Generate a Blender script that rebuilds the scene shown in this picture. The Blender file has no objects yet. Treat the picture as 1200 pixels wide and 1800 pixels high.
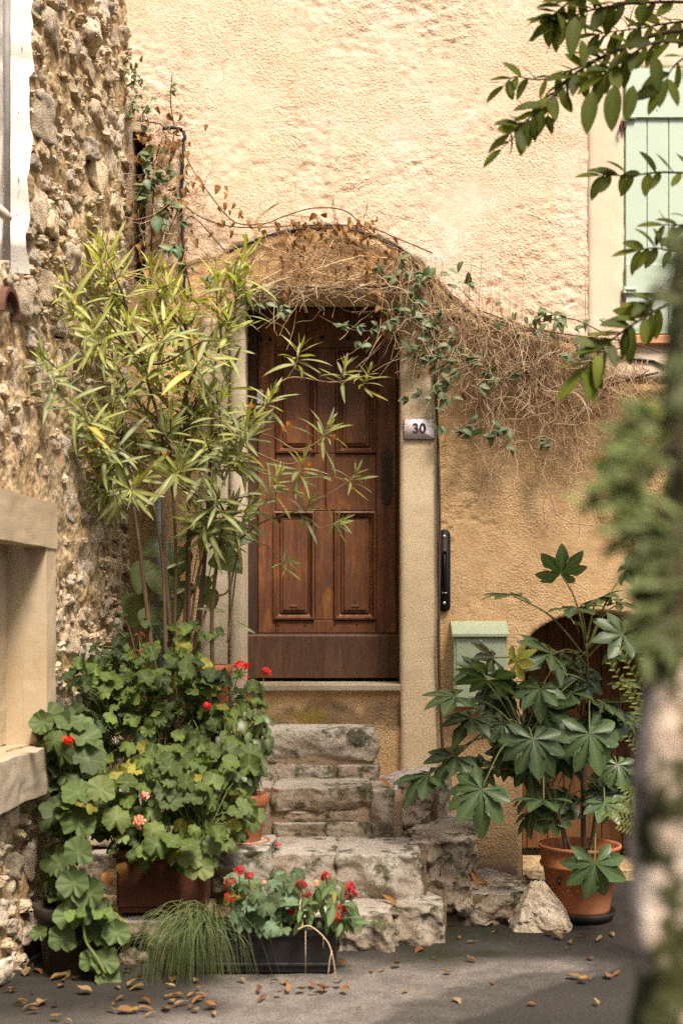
import bpy, math, random
import numpy as np
from mathutils import Vector, Matrix, Quaternion

# ------------------------------------------------------------------ camera, sky, sun, exposure
scene = bpy.context.scene
H, D, F = 1.43, 7.0, 2310.0            # camera height, distance to the facade, focal length in photo pixels
cam_data = bpy.data.cameras.new("camera")
cam = bpy.data.objects.new("camera", cam_data)
scene.collection.objects.link(cam)
cam.location = (0, -D, H)
cam.rotation_euler = (math.radians(90), 0, 0)
cam_data.sensor_fit = 'VERTICAL'
cam_data.sensor_height = 36.0
cam_data.lens = F / 1800 * 36
cam_data.shift_y = 0.1
cam_data.clip_start = 0.05
cam_data.clip_end = 300
cam_data.dof.use_dof = True
cam_data.dof.focus_distance = 6.3
cam_data.dof.aperture_fstop = 2.0
scene.camera = cam

SUN_EL, SUN_AZ = 58.0, -28.0            # azimuth measured from straight behind the camera towards the left (negative: from the right)
world = bpy.data.worlds.new("World")
scene.world = world
world.use_nodes = True
wn = world.node_tree.nodes
wl = world.node_tree.links
wn.clear()
sky = wn.new("ShaderNodeTexSky")
sky.sky_type = 'NISHITA'
sky.sun_disc = False
sky.sun_elevation = math.radians(SUN_EL)
sky.sun_rotation = math.radians(180 + SUN_AZ)
sky.dust_density = 6.0
sky.ozone_density = 0.3
sky.air_density = 1.0
bg = wn.new("ShaderNodeBackground")
bg.inputs[1].default_value = 0.072
wo = wn.new("ShaderNodeOutputWorld")
wl.new(sky.outputs[0], bg.inputs[0])
wl.new(bg.outputs[0], wo.inputs[0])

sun_data = bpy.data.lights.new("sun", 'SUN')
sun_data.energy = 3.0
sun_data.angle = math.radians(15)
sun_data.color = (1.0, 0.89, 0.785)
sun = bpy.data.objects.new("sun", sun_data)
scene.collection.objects.link(sun)
a, e = math.radians(SUN_AZ), math.radians(SUN_EL)
to_sun = Vector((-math.sin(a) * math.cos(e), -math.cos(a) * math.cos(e), math.sin(e)))
sun.rotation_euler = to_sun.to_track_quat('Z', 'Y').to_euler()
sun.location = to_sun * 20

scene.view_settings.view_transform = 'Standard'
scene.view_settings.look = 'None'
scene.view_settings.gamma = 1.0
scene.view_settings.exposure = 1.30
OPP_H = 7.6                           # height of the unseen house added across the lane to block low sky
scene.render.engine = 'CYCLES'
scene.cycles.use_denoising = False        # the photograph itself is grainy
scene.cycles.max_bounces = 6
scene.cycles.diffuse_bounces = 4
scene.cycles.transparent_max_bounces = 4

# ------------------------------------------------------------------ helpers
C = scene.collection
R = random.Random(7)
def P(px, py, Y=0.0):
    """a point of the place: photo pixel and distance Y from the facade (negative is towards the camera)"""
    d = D + Y
    return Vector(((px - 600) / F * d, Y, H - (py - 1080) / F * d))
def lin(h):
    h = h.lstrip('#')
    o = []
    for i in (0, 2, 4):
        v = int(h[i:i + 2], 16) / 255
        o.append(v / 12.92 if v <= 0.04045 else ((v + 0.055) / 1.055) ** 2.4)
    return (o[0], o[1], o[2], 1.0)

def _hash(i, j, k, s):
    with np.errstate(over='ignore'):
        h = (i.astype(np.uint32) * np.uint32(374761393) + j.astype(np.uint32) * np.uint32(668265263)
             + k.astype(np.uint32) * np.uint32(2147483647 - 1640531527) + np.uint32(s * 7919 + 13))
        h = (h ^ (h >> np.uint32(13))) * np.uint32(1274126177)
        h = (h ^ (h >> np.uint32(16))) * np.uint32(2246822519)
        h = h ^ (h >> np.uint32(15))
    return h.astype(np.float64) / 4294967295.0
def vnoise(p, s=0):
    p = np.asarray(p, float) + 512.0
    b = np.floor(p); f = p - b; f = f * f * f * (f * (f * 6 - 15) + 10); b = b.astype(np.int64)
    r = 0
    for dx in (0, 1):
        wx = f[:, 0] if dx else 1 - f[:, 0]
        for dy in (0, 1):
            wy = f[:, 1] if dy else 1 - f[:, 1]
            for dz in (0, 1):
                wz = f[:, 2] if dz else 1 - f[:, 2]
                r = r + wx * wy * wz * _hash(b[:, 0] + dx, b[:, 1] + dy, b[:, 2] + dz, s)
    return r * 2 - 1
def fbm(p, octv=4, s=0, gain=0.5):
    p = np.asarray(p, float); r = 0; a_ = 1.0; t = 0
    for o in range(octv):
        r = r + a_ * vnoise(p * (2.03 ** o) + o * 17.3, s + o); t += a_; a_ *= gain
    return r / t
def n1(x, y=0.0, z=0.0, s=0):
    return float(vnoise(np.array([[x, y, z]]), s)[0])

def link(name, data, parent=None, loc=None):
    o = bpy.data.objects.new(name, data)
    C.objects.link(o)
    if parent is not None:
        o.parent = parent
    if loc is not None:
        o.location = loc
    return o
def tag(o, label=None, cat=None, group=None, kind=None):
    if label: o['label'] = label
    if cat: o['category'] = cat
    if group: o['group'] = group
    if kind: o['kind'] = kind
    return o
def thing(name, label, cat, loc=(0, 0, 0), group=None):
    o = link(name, None, None, loc)
    o.empty_display_size = 0.1
    return tag(o, label, cat, group)

def mesh_np(name, v, f, mat=None, smooth=True, attrs=None):
    v = np.asarray(v, np.float32); f = np.asarray(f, np.int32)
    me = bpy.data.meshes.new(name)
    n = f.shape[1]
    me.vertices.add(len(v)); me.vertices.foreach_set('co', v.ravel())
    me.loops.add(f.size); me.loops.foreach_set('vertex_index', f.ravel())
    me.polygons.add(len(f))
    me.polygons.foreach_set('loop_start', np.arange(0, f.size, n, dtype=np.int32))
    me.polygons.foreach_set('loop_total', np.full(len(f), n, np.int32))
    me.polygons.foreach_set('use_smooth', np.full(len(f), smooth, bool))
    for k, a_ in (attrs or {}).items():
        at = me.attributes.new(k, 'FLOAT', 'POINT'); at.data.foreach_set('value', np.asarray(a_, np.float32))
    me.update(calc_edges=True)
    me.validate()
    if mat: me.materials.append(mat)
    return me

class MB:
    """collects shapes for ONE mesh"""
    def __init__(s): s.v = []; s.f = []
    def add(s, vs, fs):
        b = len(s.v); s.v.extend([tuple(x) for x in vs]); s.f.extend([tuple(i + b for i in q) for q in fs]); return s
    def box(s, x0, x1, y0, y1, z0, z1):
        v = [(x, y, z) for z in (z0, z1) for y in (y0, y1) for x in (x0, x1)]
        return s.add(v, [(0, 2, 3, 1), (4, 5, 7, 6), (0, 1, 5, 4), (2, 6, 7, 3), (0, 4, 6, 2), (1, 3, 7, 5)])
    def bevbox(s, x0, x1, y0, y1, z0, z1, b=0.006, seed=0):
        """box with bevelled front (towards -Y) edges"""
        o = [(x0, z0), (x1, z0), (x1, z1), (x0, z1)]
        i = [(x0 + b, z0 + b), (x1 - b, z0 + b), (x1 - b, z1 - b), (x0 + b, z1 - b)]
        v = [(x, y1, z) for x, z in o] + [(x, y0 + b, z) for x, z in o] + [(x, y0, z) for x, z in i]
        f = [(3, 2, 1, 0)]
        for k in range(4):
            n = (k + 1) % 4
            f += [(k, n, n + 4, k + 4), (k + 4, n + 4, n + 8, k + 8)]
        f.append((8, 9, 10, 11))
        return s.add(v, f)
    def tube(s, pts, rad, n=5, cap=True):
        pts = [Vector(p) for p in pts]; b = len(s.v); m = len(pts)
        if not hasattr(rad, '__len__'): rad = [rad] * m
        up = None
        for i, p in enumerate(pts):
            t = (pts[min(i + 1, m - 1)] - pts[max(i - 1, 0)])
            if t.length < 1e-9: t = Vector((0, 0, 1))
            t.normalize()
            if up is None: up = t.orthogonal().normalized()
            up = (up - t * up.dot(t))
            if up.length < 1e-6: up = t.orthogonal()
            up.normalize(); w = t.cross(up)
            for k in range(n):
                an = 2 * math.pi * k / n
                s.v.append(tuple(p + (up * math.cos(an) + w * math.sin(an)) * rad[i]))
        for i in range(m - 1):
            for k in range(n):
                k2 = (k + 1) % n
                s.f.append((b + i * n + k, b + i * n + k2, b + (i + 1) * n + k2, b + (i + 1) * n + k))
        if cap:
            s.f.append(tuple(b + k for k in reversed(range(n)))); s.f.append(tuple(b + (m - 1) * n + k for k in range(n)))
        return s
    def lathe(s, prof, c=(0, 0, 0), n=28):
        b = len(s.v)
        for r, z in prof:
            for k in range(n):
                an = 2 * math.pi * k / n
                s.v.append((c[0] + r * math.cos(an), c[1] + r * math.sin(an), c[2] + z))
        for i in range(len(prof) - 1):
            for k in range(n):
                k2 = (k + 1) % n
                s.f.append((b + i * n + k, b + i * n + k2, b + (i + 1) * n + k2, b + (i + 1) * n + k))
        return s
    def mesh(s, name, mat=None, smooth=False):
        me = bpy.data.meshes.new(name); me.from_pydata(s.v, [], s.f)
        if smooth: me.polygons.foreach_set('use_smooth', [True] * len(me.polygons))
        me.update()
        if mat: me.materials.append(mat)
        return me
    def build(s, name, mat, parent=None, smooth=False, loc=None):
        if parent is not None and loc is None:           # world coordinates -> parent's coordinates
            q = parent; off = Vector((0, 0, 0))
            while q is not None: off += q.location; q = q.parent
            s.v = [(x - off.x, y - off.y, z - off.z) for x, y, z in s.v]
        return link(name, s.mesh(name, mat, smooth), parent, loc)

def catmull(pts, n=6):
    pts = [Vector(p) for p in pts]
    if len(pts) < 3: 
        return [pts[0].lerp(pts[-1], i / n) for i in range(n + 1)]
    q = [pts[0] * 2 - pts[1]] + pts + [pts[-1] * 2 - pts[-2]]
    out = []
    for i in range(1, len(q) - 2):
        p0, p1, p2, p3 = q[i - 1], q[i], q[i + 1], q[i + 2]
        for k in range(n):
            t = k / n
            out.append(0.5 * ((2 * p1) + (p2 - p0) * t + (2 * p0 - 5 * p1 + 4 * p2 - p3) * t * t + (3 * p1 - p0 - 3 * p2 + p3) * t ** 3))
    out.append(pts[-1])
    return out

# ------------------------------------------------------------------ materials
class NT:
    def __init__(s, name):
        s.m = bpy.data.materials.new(name); s.m.use_nodes = True
        s.t = s.m.node_tree; s.t.nodes.clear()
        s.out = s.t.nodes.new('ShaderNodeOutputMaterial')
        s.co = s.t.nodes.new('ShaderNodeTexCoord')
    def n(s, typ, **kw):
        nd = s.t.nodes.new(typ)
        for k, v in kw.items(): setattr(nd, k, v)
        return nd
    def L(s, a_, b_): s.t.links.new(a_, b_)
    def setin(s, nd, i, v):
        if hasattr(v, 'node'): s.L(v, nd.inputs[i])
        else: nd.inputs[i].default_value = v
    def vec(s, scale=(1, 1, 1), src='Object'):
        mp = s.n('ShaderNodeMapping'); s.L(s.co.outputs[src], mp.inputs[0]); mp.inputs[3].default_value = scale; return mp.outputs[0]
    def noise(s, scale, detail=4, rough=0.55, vec=None, dist=0.0):
        nd = s.n('ShaderNodeTexNoise'); s.L(vec if vec is not None else s.co.outputs['Object'], nd.inputs['Vector'])
        nd.inputs['Scale'].default_value = scale; nd.inputs['Detail'].default_value = detail
        nd.inputs['Roughness'].default_value = rough; nd.inputs['Distortion'].default_value = dist
        return nd.outputs[0]
    def voro(s, scale, vec=None, feature='F1', out=0):
        nd = s.n('ShaderNodeTexVoronoi', feature=feature); s.L(vec if vec is not None else s.co.outputs['Object'], nd.inputs['Vector'])
        nd.inputs['Scale'].default_value = scale; return nd.outputs[out]
    def ramp(s, fac, stops):
        nd = s.n('ShaderNodeValToRGB'); s.L(fac, nd.inputs[0]); cr = nd.color_ramp
        while len(cr.elements) < len(stops): cr.elements.new(0.5)
        for el, (p, c) in zip(cr.elements, stops):
            el.position = p; el.color = c if hasattr(c, '__len__') else (c, c, c, 1)
        return nd.outputs[0]
    def mix(s, fac, a_, b_, mode='MIX'):
        nd = s.n('ShaderNodeMix', data_type='RGBA', blend_type=mode)
        s.setin(nd, 0, fac); s.setin(nd, 6, a_); s.setin(nd, 7, b_); return nd.outputs[2]
    def math(s, op, a_, b_=0.0):
        nd = s.n('ShaderNodeMath', operation=op); s.setin(nd, 0, a_); s.setin(nd, 1, b_); return nd.outputs[0]
    def attr(s, name, out='Fac'):
        nd = s.n('ShaderNodeAttribute', attribute_name=name); return nd.outputs[out]
    def bump(s, h, strength=0.5, dist=0.01, normal=None):
        nd = s.n('ShaderNodeBump'); nd.inputs['Strength'].default_value = strength; nd.inputs['Distance'].default_value = dist
        s.L(h, nd.inputs['Height'])
        if normal is not None: s.L(normal, nd.inputs['Normal'])
        return nd.outputs[0]
    def pbr(s, col, rough=0.8, normal=None, metal=0.0, spec=0.5, translucent=None, tw=0.3):
        b = s.n('ShaderNodeBsdfPrincipled')
        s.setin(b, 'Base Color', col); s.setin(b, 'Roughness', rough); s.setin(b, 'Metallic', metal); s.setin(b, 'Specular IOR Level', spec)
        if normal is not None: s.L(normal, b.inputs['Normal'])
        o = b.outputs[0]
        if translucent is not None:
            t = s.n('ShaderNodeBsdfTranslucent'); s.setin(t, 0, translucent)
            mx = s.n('ShaderNodeMixShader'); mx.inputs[0].default_value = tw
            s.L(o, mx.inputs[1]); s.L(t.outputs[0], mx.inputs[2]); o = mx.outputs[0]
        s.L(o, s.out.inputs[0]); return s.m

def rgb(r, g, b): return (r, g, b, 1.0)

def m_stucco():
    t = NT('stucco')
    z = t.attr('zone'); st = t.attr('stain_and_corner')
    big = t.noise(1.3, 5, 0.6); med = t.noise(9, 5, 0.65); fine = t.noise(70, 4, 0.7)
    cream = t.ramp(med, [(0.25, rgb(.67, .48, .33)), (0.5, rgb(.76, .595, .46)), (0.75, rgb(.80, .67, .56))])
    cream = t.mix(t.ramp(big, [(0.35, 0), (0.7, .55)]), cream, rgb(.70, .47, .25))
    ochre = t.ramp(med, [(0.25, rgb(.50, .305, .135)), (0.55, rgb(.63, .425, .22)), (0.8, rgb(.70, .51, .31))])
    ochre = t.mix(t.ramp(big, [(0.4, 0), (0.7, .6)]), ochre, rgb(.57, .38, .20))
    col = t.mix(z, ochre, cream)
    col = t.mix(t.ramp(fine, [(0.3, .35), (0.55, 0)]), col, rgb(.40, .22, .09))
    col = t.mix(t.math('MULTIPLY', t.attr('pit'), .22), col, rgb(.42, .24, .10))
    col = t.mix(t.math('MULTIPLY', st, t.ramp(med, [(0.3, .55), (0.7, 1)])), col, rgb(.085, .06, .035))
    col = t.mix(t.math('MULTIPLY', t.attr('moss'), t.ramp(fine, [(0.3, .4), (0.6, 1)])), col, rgb(.26, .19, .03))
    pits = t.voro(95)
    h = t.math('ADD', t.math('MULTIPLY', fine, .8), t.math('MULTIPLY', pits, .5))
    h = t.math('MULTIPLY', h, t.ramp(t.noise(2.6, 4, .6), [(.35, .15), (.65, 1)]))
    drip = t.noise(5, 4, .6, t.vec((3.5, 1, .22)))
    col = t.mix(t.ramp(drip, [(.55, 0), (.75, .28)]), col, rgb(.46, .33, .20))
    wv = t.n('ShaderNodeVectorMath', operation='ADD'); t.L(t.co.outputs['Object'], wv.inputs[0]); wn_ = t.n('ShaderNodeTexNoise'); t.L(t.co.outputs['Object'], wn_.inputs['Vector']); wn_.inputs['Scale'].default_value = 5; t.L(wn_.outputs[1], wv.inputs[1])
    crack = t.math('MULTIPLY', t.ramp(t.voro(1.1, wv.outputs[0], 'DISTANCE_TO_EDGE'), [(.0, 1), (.006, 0)]), t.ramp(t.noise(1.7, 3), [(.5, 0), (.6, 1)]))
    col = t.mix(t.math('MULTIPLY', crack, .55), col, rgb(.25, .15, .07))
    nb = t.bump(h, 0.9, 0.011)
    nb = t.bump(t.noise(260, 2, .6), 0.25, 0.003, nb)
    return t.pbr(col, 0.92, nb, spec=0.2)
def m_plaster(name, c1, c2, dark, bump=0.25, scale=7.0):
    t = NT(name)
    a_ = t.noise(scale * .5, 5, .6); f = t.noise(110, 4, .7); s_ = t.noise(2.0, 4, .6, t.vec((1, 1, .35)))
    col = t.mix(t.ramp(a_, [(0.3, 0), (0.7, 1)]), c1, c2)
    col = t.mix(t.ramp(s_, [(0.55, 0), (0.8, .5)]), col, dark)
    col = t.mix(t.ramp(f, [(0.35, .3), (0.55, 0)]), col, dark)
    nb = t.bump(t.math('ADD', f, t.math('MULTIPLY', t.noise(18, 4, .6), .8)), bump, 0.006)
    return t.pbr(col, 0.92, nb, spec=0.2)
def m_stone(name, pal, dark, moss=0.0, vary=True):
    t = NT(name)
    a_ = t.noise(7, 6, .65); f = t.noise(45, 6, .7); m = t.noise(16, 4, .6)
    col = t.ramp(a_, [(0.28, pal[0]), (0.48, pal[1]), (0.68, pal[2])])
    if vary:
        oi = t.n('ShaderNodeObjectInfo')
        col = t.mix(.85, col, oi.outputs['Color'], 'MULTIPLY')
    col = t.mix(t.ramp(f, [(0.34, .7), (0.48, 0)]), col, dark)
    col = t.mix(t.ramp(m, [(0.60, 0), (0.72, .5)]), col, rgb(.5, .47, .42))
    if moss and vary: col = t.mix(t.math('MULTIPLY', t.attr('worn'), .75), col, rgb(.55, .50, .43))
    if moss:
        col = t.mix(t.math('MULTIPLY', t.ramp(t.noise(6 if vary else 8, 5, .7), [(0.53 if vary else .46, 0), (0.60 if vary else .54, 1)]), moss), col, rgb(.05, .055, .015))
    h = t.math('ADD', t.math('MULTIPLY', f, 1.0), t.math('MULTIPLY', t.voro(30), .6))
    nb = t.bump(h, 0.75, 0.014)
    return t.pbr(col, 0.9, nb, spec=0.25)
def m_mortar():
    t = NT('lime_mortar')
    a_ = t.noise(5, 6, .65); f = t.noise(40, 5, .7)
    col = t.ramp(a_, [(0.25, rgb(.26, .155, .065)), (0.5, rgb(.52, .38, .215)), (0.72, rgb(.66, .54, .38))])
    col = t.mix(t.ramp(f, [(0.35, .7), (0.55, 0)]), col, rgb(.10, .06, .025))
    col = t.mix(t.ramp(t.noise(2.4, 4, .6), [(0.55, 0), (0.7, .6)]), col, rgb(.12, .105, .07))
    nb = t.bump(t.math('ADD', f, t.voro(34)), 0.5, 0.012)
    return t.pbr(col, 0.95, nb, spec=0.15)
def m_wood(name, c1, c2, c3, rough=0.5, worn=None):
    t = NT(name)
    v = t.vec((9, 9, .8)); g = t.noise(6, 6, .65, v, 0.6); f = t.noise(40, 3, .6, t.vec((6, 6, .5)))
    col = t.ramp(g, [(0.28, c1), (0.52, c2), (0.75, c3)])
    col = t.mix(t.ramp(t.noise(2.2, 4, .6), [(0.42, 0), (0.7, .75)]), col, c1)
    if worn is not None:
        col = t.mix(t.ramp(t.noise(3.1, 5, .6, t.vec((2.2, 1, .9))), [(0.56, 0), (0.72, .7)]), col, worn)
    nb = t.bump(t.math('ADD', g, t.math('MULTIPLY', f, .6)), 0.35, 0.004)
    return t.pbr(col, t.ramp(g, [(0.3, rough + .2), (0.7, rough)]), nb, spec=0.4)
def m_paint(name, c, dirt, rough=0.5, amt=.35, sc=6):
    t = NT(name)
    a_ = t.noise(sc, 5, .65); f = t.noise(60, 4, .7)
    col = t.mix(t.ramp(a_, [(0.45, 0), (0.75, amt)]), c, dirt)
    col = t.mix(t.ramp(f, [(0.3, amt), (0.42, 0)]), col, dirt)
    return t.pbr(col, rough, t.bump(t.noise(30, 4, .6), .12, .004), spec=0.4)
def m_metal(name, c, rough=.5, rust=None):
    t = NT(name); a_ = t.noise(25, 5, .7)
    col = c if rust is None else t.mix(t.ramp(a_, [(0.45, 0), (0.65, .8)]), c, rust)
    return t.pbr(col, t.ramp(a_, [(0.3, rough), (0.7, min(1, rough + .25))]), t.bump(a_, .15, .003), metal=.6, spec=.5)
def m_terracotta(name, c1, c2, dark):
    t = NT(name); a_ = t.noise(6, 5, .65); f = t.noise(60, 4, .6)
    col = t.mix(t.ramp(a_, [(0.35, 0), (0.7, 1)]), c1, c2)
    col = t.mix(t.ramp(t.noise(11, 5, .7), [(0.55, 0), (0.75, .55)]), col, dark)
    return t.pbr(col, .75, t.bump(f, .15, .003), spec=.3)
def m_plain(name, c, rough=.7, spec=.4):
    t = NT(name); a_ = t.noise(20, 4, .6)
    c2 = (c[0] * .6, c[1] * .6, c[2] * .6, 1)
    return t.pbr(t.mix(t.ramp(a_, [(0.35, 0), (0.7, .8)]), c, c2), rough, t.bump(a_, .1, .003), spec=spec)
def m_leaf(name, rough=.45, tw=.3, attr=False, vein=(.55, .62, .30, 1), va=.35, spec=.4):
    t = NT(name)
    if attr: base = t.attr('Col', 'Color')
    else: base = t.n('ShaderNodeObjectInfo').outputs['Color']
    nz = t.noise(18, 4, .6)
    col = t.mix(t.ramp(nz, [(0.3, .45), (0.6, 0)]), base, t.mix(1.0, base, rgb(.45, .5, .4), 'MULTIPLY'))
    col = t.mix(t.math('MULTIPLY', t.attr('vein'), va), col, vein)
    tr = t.mix(1.0, col, rgb(1.5, 1.6, .6), 'MULTIPLY')
    return t.pbr(col, rough, t.bump(t.noise(60, 3, .6), .15, .003), spec=spec, translucent=tr, tw=tw)
def m_ground():
    t = NT('asphalt')
    g = t.noise(160, 3, .7); g2 = t.voro(140); b = t.noise(1.1, 5, .6, None, .4); p = t.noise(3.5, 6, .7)
    col = t.ramp(g, [(0.3, rgb(.035, .031, .027)), (0.55, rgb(.085, .076, .066)), (0.75, rgb(.16, .145, .125))])
    pale = t.ramp(g, [(0.3, rgb(.14, .122, .10)), (0.6, rgb(.27, .24, .205)), (0.8, rgb(.38, .345, .30))])
    col = t.mix(t.attr('pale'), col, pale)
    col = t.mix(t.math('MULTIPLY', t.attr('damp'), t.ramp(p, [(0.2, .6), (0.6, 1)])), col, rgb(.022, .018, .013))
    col = t.mix(t.math('MULTIPLY', t.attr('moss'), t.ramp(p, [(0.42, 0), (0.6, .9)])), col, rgb(.03, .036, .008))
    col = t.mix(t.ramp(t.noise(7, 6, .75), [(.42, .6), (.56, 0)]), col, t.mix(.6, col, rgb(.03, .025, .02)))
    nb = t.bump(t.math('ADD', g, t.math('MULTIPLY', g2, .8)), .9, .010)
    return t.pbr(col, .88, nb, spec=.3)

M = {}
M['stucco'] = m_stucco()
M['trim'] = m_plaster('trim_plaster', rgb(.70, .57, .385), rgb(.63, .48, .29), rgb(.46, .33, .18), .3)
M['trim_grey'] = m_plaster('pilaster_plaster', rgb(.56, .48, .36), rgb(.48, .39, .27), rgb(.28, .21, .13), .4)
M['window_trim'] = m_plaster('window_plaster', rgb(.72, .60, .46), rgb(.66, .52, .37), rgb(.58, .42, .26), .15)
M['niche'] = m_plaster('niche_plaster', rgb(.50, .405, .275), rgb(.44, .34, .21), rgb(.28, .215, .135), .15)
M['niche_grey'] = m_plaster('weathered_plaster', rgb(.44, .37, .27), rgb(.34, .27, .18), rgb(.13, .105, .07), .4, 12)
M['white'] = m_plaster('sun_patch_white', rgb(.86, .82, .76), rgb(.80, .74, .64), rgb(.66, .50, .30), .2)  # sunlight on the rubble wall, painted as white
M['rubble'] = m_stone('rubble_stone', (rgb(.40, .30, .19), rgb(.60, .51, .39), rgb(.74, .68, .58)), rgb(.17, .11, .055))
M['step'] = m_stone('step_limestone', (rgb(.31, .25, .18), rgb(.45, .39, .31), rgb(.56, .51, .44)), rgb(.10, .07, .04), moss=.85)
M['rock'] = m_stone('loose_rock', (rgb(.36, .28, .19), rgb(.50, .42, .31), rgb(.60, .54, .44)), rgb(.16, .11, .06))
M['pillar'] = m_stone('mossy_stone', (rgb(.46, .32, .21), rgb(.68, .52, .39), rgb(.78, .65, .52)), rgb(.12, .09, .05), moss=1.0, vary=False)
M['pillar_moss'] = m_stone('moss_and_bark', (rgb(.07, .065, .025), rgb(.13, .105, .045), rgb(.24, .17, .09)), rgb(.03, .025, .012), moss=.8, vary=False)
M['mortar'] = m_mortar()
M['door'] = m_wood('door_wood', rgb(.060, .023, .011), rgb(.16, .060, .023), rgb(.25, .10, .037), .42, rgb(.36, .14, .032))
M['door_dark'] = m_wood('door_frame_wood', rgb(.025, .011, .006), rgb(.05, .022, .011), rgb(.08, .036, .018), .5)
M['door_low'] = m_wood('weather_board_wood', rgb(.05, .022, .012), rgb(.09, .042, .022), rgb(.14, .075, .04), .5)
M['cellar'] = m_wood('cellar_wood', rgb(.07, .028, .010), rgb(.15, .062, .018), rgb(.22, .10, .032), .65)
M['shutter'] = m_paint('shutter_paint', rgb(.46, .55, .44), rgb(.37, .44, .35), .5, .25)
M['mailbox'] = m_paint('mailbox_paint', rgb(.37, .43, .30), rgb(.25, .28, .19), .4, .35)
M['black'] = m_metal('black_iron', rgb(.012, .010, .010), .38)
M['steel'] = m_metal('steel', rgb(.55, .53, .50), .3)
M['rust'] = m_metal('rusty_iron', rgb(.07, .045, .03), .7, rgb(.20, .08, .03))
M['cable'] = m_plain('black_cable', rgb(.018, .017, .018), .6)
M['terra'] = m_terracotta('terracotta', rgb(.40, .13, .05), rgb(.46, .19, .09), rgb(.20, .075, .04))
M['terra_dark'] = m_terracotta('brown_trough', rgb(.10, .030, .017), rgb(.13, .045, .026), rgb(.05, .02, .012))
M['tile'] = m_terracotta('sill_tile', rgb(.55, .24, .11), rgb(.58, .31, .17), rgb(.35, .17, .09))
M['plastic'] = m_plain('dark_plastic', rgb(.020, .017, .016), .5)
M['pot_dark'] = m_plain('dark_pot', rgb(.030, .022, .014), .8)
M['soil'] = m_plain('soil', rgb(.035, .024, .015), .95)
M['pipe'] = m_plain('grey_pipe', rgb(.33, .36, .40), .5)
M['bark'] = m_plain('oleander_bark', rgb(.14, .09, .05), .85)
M['twig'] = m_plain('pale_twig', rgb(.30, .19, .10), .8)
M['green_stem'] = m_plain('green_stem', rgb(.16, .19, .05), .6)
M['dry_stem'] = m_plain('dry_stems', rgb(.44, .29, .16), .9, .2)
M['dry_pale'] = m_plain('pale_dry_stems', rgb(.62, .46, .29), .9, .2)
M['vine_stem'] = m_plain('vine_stem', rgb(.09, .055, .03), .85)
M['grass'] = m_plain('grass_blades', rgb(.10, .14, .045), .6)
M['paper'] = m_plain('white_paper', rgb(.75, .74, .72), .7)
M['ground'] = m_ground()
M['step_mortar'] = m_plaster('step_mortar', rgb(.40, .28, .185), rgb(.33, .22, .14), rgb(.16, .105, .06), .6)
M['joint'] = m_plaster('earthy_joint', rgb(.22, .155, .09), rgb(.15, .105, .06), rgb(.06, .045, .025), .6)
for k, kw in dict(oleander=dict(rough=.5, tw=.28, va=.55, vein=(.60, .60, .22, 1)), geranium=dict(rough=.6, tw=.32, va=.14, spec=.25),
                  fatsia=dict(rough=.32, tw=.2, va=.40, vein=(.30, .36, .14, 1)), ivy=dict(rough=.5, tw=.2, va=.2), dry=dict(rough=.85, tw=.15, va=.2, vein=(.25, .12, .04, 1), spec=.15),
                  tree=dict(rough=.55, tw=.35, va=.2, spec=.2, vein=(.22, .26, .05, 1)), petal=dict(rough=.6, tw=.25, va=0)).items():
    M['leaf_' + k] = m_leaf('leaf_' + k, **kw)
    M['leafs_' + k] = m_leaf('leaf_mass_' + k, attr=True, **kw)

# ------------------------------------------------------------------ rough stone shapes
_cube = {}
def cube_grid(n):
    if n in _cube: return _cube[n]
    idx = {}; v = []; f = []
    def vid(p):
        k = tuple(round(c * 1000) for c in p)
        if k not in idx: idx[k] = len(v); v.append(p)
        return idx[k]
    g = [-1 + 2 * i / n for i in range(n + 1)]
    for ax in range(3):
        for sg in (-1, 1):
            for i in range(n):
                for j in range(n):
                    q = []
                    for (a_, b_) in ((i, j), (i + 1, j), (i + 1, j + 1), (i, j + 1)):
                        p = [0, 0, 0]; p[ax] = sg; p[(ax + 1) % 3] = g[a_]; p[(ax + 2) % 3] = g[b_]
                        q.append(vid(tuple(p)))
                    f.append(q if sg > 0 else q[::-1])
    _cube[n] = (np.array(v, float), np.array(f, int))
    return _cube[n]
def stone_np(sx, sy, sz, seed, amp=.018, n=8, rnd=.22, fr=7.0, fine=.35, flat=0.0):
    """vertices of one rough stone of size sx, sy, sz round the origin"""
    v, f = cube_grid(n)
    ln = np.linalg.norm(v, axis=1, keepdims=True)
    w = v * (1 - rnd) + v / ln * rnd * 1.25
    w = w * np.array([sx, sy, sz]) * .5
    off = seed * 11.7
    for k in range(3):
        d = fbm(w * fr + off + k * 31.1, 3, seed + k) * amp + fbm(w * fr * 3.3 + off + k * 7.7, 3, seed + 9 + k) * amp * fine
        if k == 2 and flat > 0: d = d * np.where(v[:, 2] > .9, 1 - flat, 1)
        w[:, k] += d * (1.6 if k == 1 else 1)
    return w, f
def stone_mesh(name, *a_, mat=None, smooth=False, **k):
    w, f = stone_np(*a_, **k)
    v = cube_grid(k.get('n', 8))[0]
    worn = np.clip((v[:, 2] - .93) / .07, 0, 1) * np.clip(.75 + .9 * fbm(w * 9 + a_[3], 3, 5), 0, 1)      # foot-worn top
    return mesh_np(name, w, f, mat, smooth, dict(worn=worn))

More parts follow.
